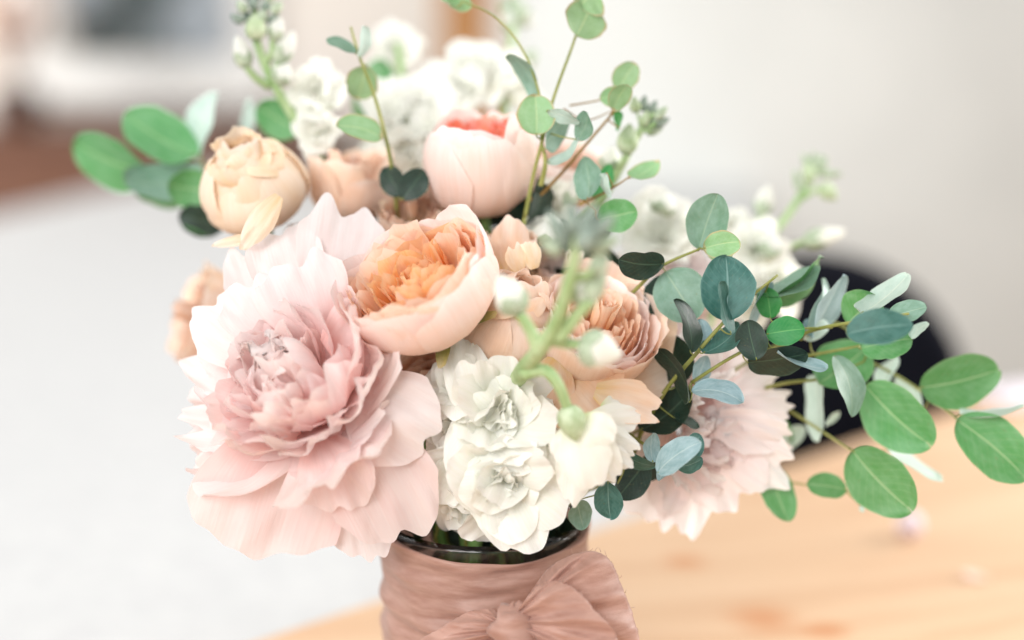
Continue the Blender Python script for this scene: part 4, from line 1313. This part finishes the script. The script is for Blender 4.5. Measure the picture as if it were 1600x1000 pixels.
# ================================================================== eucalyptus
branch('blurred eucalyptus spray with broad green leaves at far left', [([(430, 380, 0.86), (340, 300, 0.87), (300, 262, 0.875), (225, 265, 0.88)], 3.5), ([(330, 292, 0.87), (312, 240, 0.875)], 2.5)], [
    ((240, 272), (118, 222), 74, 0.885, 'euc_green'), ((308, 245), (196, 178), 78, 0.87, 'euc_green'), ((318, 272), (194, 280), 60, 0.862, 'euc_grey'),
    ((285, 318), (212, 296), 38, 0.885, 'euc_green'), ((312, 250), (342, 145), 34, 0.88, 'euc_pale'), ((330, 300), (262, 290), 62, 0.85, 'euc_green'),
    ((352, 352), (280, 335), 50, 0.85, 'euc_dark'), ((350, 356), (282, 348), 34, 0.86, 'euc_green'), ((392, 215), (390, 155), 20, 0.9, 'euc_pale'), ((470, 205), (402, 165), 62, 0.87, 'euc_green')])
branch('thin young eucalyptus twig rising between the stock blooms, upper left', [([(618, 300, 0.80), (606, 230, 0.79), (585, 150, 0.79), (562, 90, 0.79), (548, 42, 0.79)], 3.5), ], [
    ((572, 102), (558, 154), 52, 0.795, 'euc_young', {'bend': 0.05}), ((597, 215), (524, 197), 38, 0.785, 'euc_young'), ((556, 84), (510, 62), 17, 0.785, 'euc_grey', {'sgn': 1}), ((562, 88), (566, 40), 18, 0.79, 'euc_pale'),
    ((628, 306), (602, 262), 40, 0.79, 'euc_dark'), ((628, 312), (662, 266), 44, 0.785, 'euc_dark'), ((560, 190), (596, 92), 60, 0.93, 'euc_green'), ((600, 300), (618, 262), 22, 0.80, 'euc_dark')])
branch('tall eucalyptus twig with round pale green leaves above the blush rose', [([(820, 340, 0.785), (832, 280, 0.78), (846, 225, 0.775), (866, 150, 0.775), (900, 55, 0.78), (918, -15, 0.78)], 3.4),
    ([(846, 226, 0.775), (843, 150, 0.775), (815, 75, 0.78), (772, 25, 0.785), (722, 2, 0.79)], 2.4), ([(845, 290, 0.78), (852, 255, 0.775), (846, 222, 0.775)], 4.5)], [
    ((900, 58), (924, 6), 70, 0.775, 'euc_young', {'tw': 72, 'bend': 0.04}), ((905, 10), (930, -16), 70, 0.78, 'euc_young'), ((838, 212), (836, 148), 62, 0.765, 'euc_young', {'bend': 0.04}), ((852, 232), (890, 180), 34, 0.77, 'euc_grey'),
    ((838, 150), (795, 84), 26, 0.785, 'euc_grey', {'sgn': -1}), ((856, 172), (906, 190), 18, 0.76, 'euc_pale'), ((903, 218), (918, 175), 30, 0.765, 'euc_grey'), ((738, 6), (700, 4), 28, 0.79, 'euc_young'), ((716, 10), (690, -6), 14, 0.79, 'euc_young'),
    ((856, 255), (906, 218), 12, 0.775, 'euc_pale')])
branch('reddish eucalyptus twig with small pink edged leaves, right of the tall twig', [([(850, 300, 0.79), (880, 268, 0.785), (925, 215, 0.785), (962, 170, 0.79), (998, 108, 0.795)], 3.0), ([(890, 165, 0.79), (930, 158, 0.79), (960, 150, 0.79)], 1.6),
    ([(880, 170, 0.79), (915, 188, 0.79), (960, 172, 0.79)], 1.6), ([(905, 320, 0.78), (950, 298, 0.775), (985, 275, 0.775)], 2.2), ([(912, 312, 0.775), (930, 330, 0.77)], 2.4)], [
    ((965, 142), (992, 98), 42, 0.79, 'euc_young', {'tw': 42}), ((972, 150), (936, 152), 34, 0.785, 'euc_young'), ((958, 172), (982, 132), 34, 0.775, 'euc_young'), ((984, 278), (1028, 252), 28, 0.775, 'euc_young'), ((918, 312), (913, 246), 42, 0.765, 'euc_grey'),
    ((934, 345), (996, 330), 54, 0.768, 'euc_green', {'sgn': 1}), ((948, 270), (956, 308), 14, 0.76, 'euc_pale'), ((930, 312), (955, 258), 26, 0.79, 'euc_bright'), ((968, 200), (960, 178), 16, 0.785, 'euc_bright')], mat='stem_brown')
branch('eucalyptus branch with dark round leaves in front of the pale peony, right', [([(950, 500, 0.78), (1000, 446, 0.76), (1035, 415, 0.755), (1095, 388, 0.755)], 3.6), ], [
    ((1036, 412), (966, 405), 46, 0.75, 'euc_dark', {'bend': 0.06}), ((1092, 388), (1122, 302), 66, 0.757, 'euc_grey', {'tw': 66}), ((1100, 388), (1158, 378), 44, 0.748, 'euc_young', {'sgn': 1}), ((1040, 425), (1088, 500), 84, 0.76, 'euc_grey', {'tw': 84}), ((1105, 392), (1146, 396), 30, 0.762, 'euc_young'),
    ((1042, 430), (1030, 500), 60, 0.768, 'euc_dark')])
branch('eucalyptus branch with deep teal leaves spreading right of the peach rose', [([(1000, 680, 0.77), (1040, 610, 0.755), (1085, 556, 0.745), (1125, 510, 0.742), (1165, 470, 0.745), (1215, 430, 0.75)], 3.8),
    ([(1080, 598, 0.75), (1140, 560, 0.745), (1190, 535, 0.745), (1240, 515, 0.75), (1300, 512, 0.76)], 3.0)], [
    ((1132, 502), (1134, 400), 86, 0.735, 'euc_teal', {'tw': 88, 'bend': 0.06}), ((1204, 498), (1196, 450), 40, 0.752, 'euc_bright', {'tw': 40}), ((1198, 522), (1258, 514), 46, 0.742, 'euc_bright', {'tw': 46}), ((1182, 562), (1168, 500), 50, 0.738, 'euc_dark', {'tw': 50}),
    ((1098, 552), (1156, 508), 38, 0.74, 'euc_teal'), ((1092, 548), (1094, 498), 34, 0.75, 'euc_blue'), ((1168, 566), (1262, 552), 46, 0.748, 'euc_dark'), ((1080, 552), (1052, 468), 26, 0.735, 'euc_dark', {'sgn': 1}), ((1062, 598), (1046, 522), 64, 0.772, 'euc_dark', {'tw': 70}),
    ((1078, 628), (1028, 546), 24, 0.738, 'euc_dark', {'sgn': -1}), ((1080, 612), (1162, 630), 34, 0.735, 'euc_blue', {'tw': 60}), ((1088, 602), (1104, 556), 28, 0.752, 'euc_blue'), ((1000, 672), (1078, 610), 60, 0.76, 'euc_dark', {'tw': 80}),
    ((1142, 522), (1124, 440), 16, 0.728, 'euc_teal', {'sgn': 1}), ((1212, 550), (1292, 576), 14, 0.74, 'euc_blue'), ((1052, 652), (1092, 668), 16, 0.755, 'euc_dark'), ((1196, 468), (1280, 398), 24, 0.77, 'euc_green'), ((1180, 462), (1282, 420), 26, 0.765, 'euc_grey'),
    ((1165, 520), (1205, 440), 12, 0.757, 'euc_blue')])
branch('short eucalyptus sprig of small blue leaves under the peach rose', [([(960, 660, 0.77), (1000, 690, 0.75), (1040, 712, 0.742), (1060, 722, 0.742)], 3.0), ([(985, 690, 0.755), (972, 740, 0.75), (955, 770, 0.748)], 2.4)], [
    ((1026, 728), (962, 698), 22, 0.74, 'euc_teal', {'tw': 44}), ((1020, 722), (1020, 676), 26, 0.735, 'euc_blue', {'tw': 34}), ((1028, 738), (1096, 690), 44, 0.728, 'euc_blue', {'tw': 50, 'bend': 0.1}), ((1058, 722), (1094, 680), 36, 0.74, 'euc_teal', {'tw': 40}), ((1056, 728), (1098, 716), 26, 0.742, 'euc_teal'),
    ((950, 752), (954, 810), 46, 0.728, 'euc_teal', {'tw': 47, 'bend': 0.05}), ((902, 782), (912, 826), 38, 0.738, 'euc_grey', {'tw': 40}), ((1010, 720), (965, 778), 54, 0.755, 'euc_dark', {'tw': 56}), ((1048, 700), (1004, 748), 46, 0.765, 'euc_dark', {'tw': 50}), ((1046, 726), (1030, 752), 16, 0.745, 'euc_blue'), ((1044, 714), (1066, 690), 20, 0.745, 'euc_bright')])
branch('far right eucalyptus branch, upper, with folded pale leaves before the black chair', [([(1190, 560, 0.79), (1258, 520, 0.765), (1340, 502, 0.74), (1420, 490, 0.72)], 3.6), ([(1250, 558, 0.78), (1345, 540, 0.772)], 3.0)], [
    ((1254, 530), (1284, 436), 26, 0.77, 'euc_pale'), ((1266, 528), (1318, 428), 26, 0.775, 'euc_blue'), ((1325, 505), (1372, 462), 70, 0.76, 'euc_green'), ((1345, 490), (1418, 430), 34, 0.735, 'euc_pale'), ((1322, 522), (1426, 508), 56, 0.70, 'euc_teal', {'tw': 60}),
    ((1390, 495), (1448, 480), 34, 0.73, 'euc_grey'), ((1345, 545), (1425, 530), 60, 0.765, 'euc_green', {'tw': 66}), ((1425, 530), (1450, 505), 18, 0.75, 'euc_pale'), ((1262, 525), (1272, 500), 24, 0.768, 'euc_blue')])
branch('far right eucalyptus branch, middle, with a narrow light leaf hanging down', [([(1180, 610, 0.80), (1230, 598, 0.785), (1290, 590, 0.785), (1350, 565, 0.785)], 3.4)], [
    ((1352, 545), (1278, 600), 84, 0.79, 'euc_green', {'tw': 90}), ((1304, 556), (1330, 652), 38, 0.765, 'euc_grey', {'tw': 60}), ((1276, 586), (1280, 690), 28, 0.80, 'euc_pale'), ((1290, 660), (1310, 648), 12, 0.80, 'euc_pale'), ((1180, 640), (1236, 690), 40, 0.82, 'euc_green'), ((1222, 712), (1256, 668), 24, 0.815, 'euc_pale')])
branch('far right eucalyptus branch, lower, with large oval green leaves over the pine table', [([(1200, 620, 0.81), (1260, 658, 0.80), (1330, 704, 0.79)], 3.0), ([(1225, 752, 0.81), (1262, 758, 0.80), (1322, 768, 0.79)], 1.6), ([(1330, 560, 0.79), (1350, 610, 0.785)], 2.0)], [
    ((1332, 704), (1426, 800), 92, 0.775, 'euc_green', {'tw': 96, 'notch': 0.10, 'dt': 0.765, 'bend': 0.03}), ((1352, 602), (1456, 698), 92, 0.782, 'euc_green', {'tw': 96, 'notch': 0.10, 'dt': 0.772, 'bend': 0.03}), ((1322, 765), (1260, 756), 40, 0.79, 'euc_green', {'tw': 42}),
    ((1198, 724), (1232, 816), 50, 0.80, 'euc_green', {'tw': 56, 'notch': 0.08}), ((1386, 704), (1470, 750), 18, 0.79, 'euc_pale'), ((1345, 790), (1350, 800), 8, 0.79, 'euc_pale')])
branch('eucalyptus tip at the far right edge with two large oval leaves', [([(1350, 560, 0.80), (1420, 598, 0.80), (1490, 650, 0.79), (1500, 660, 0.79)], 2.6)], [
    ((1436, 606), (1560, 578), 84, 0.785, 'euc_green', {'tw': 88, 'bend': 0.03}), ((1494, 655), (1604, 748), 86, 0.775, 'euc_green', {'tw': 90, 'notch': 0.06, 'bend': 0.03}), ((1500, 648), (1600, 636), 10, 0.78, 'euc_pale'), ((1440, 640), (1400, 590), 24, 0.81, 'euc_pale'), ((1380, 610), (1400, 560), 26, 0.80, 'euc_pale')])

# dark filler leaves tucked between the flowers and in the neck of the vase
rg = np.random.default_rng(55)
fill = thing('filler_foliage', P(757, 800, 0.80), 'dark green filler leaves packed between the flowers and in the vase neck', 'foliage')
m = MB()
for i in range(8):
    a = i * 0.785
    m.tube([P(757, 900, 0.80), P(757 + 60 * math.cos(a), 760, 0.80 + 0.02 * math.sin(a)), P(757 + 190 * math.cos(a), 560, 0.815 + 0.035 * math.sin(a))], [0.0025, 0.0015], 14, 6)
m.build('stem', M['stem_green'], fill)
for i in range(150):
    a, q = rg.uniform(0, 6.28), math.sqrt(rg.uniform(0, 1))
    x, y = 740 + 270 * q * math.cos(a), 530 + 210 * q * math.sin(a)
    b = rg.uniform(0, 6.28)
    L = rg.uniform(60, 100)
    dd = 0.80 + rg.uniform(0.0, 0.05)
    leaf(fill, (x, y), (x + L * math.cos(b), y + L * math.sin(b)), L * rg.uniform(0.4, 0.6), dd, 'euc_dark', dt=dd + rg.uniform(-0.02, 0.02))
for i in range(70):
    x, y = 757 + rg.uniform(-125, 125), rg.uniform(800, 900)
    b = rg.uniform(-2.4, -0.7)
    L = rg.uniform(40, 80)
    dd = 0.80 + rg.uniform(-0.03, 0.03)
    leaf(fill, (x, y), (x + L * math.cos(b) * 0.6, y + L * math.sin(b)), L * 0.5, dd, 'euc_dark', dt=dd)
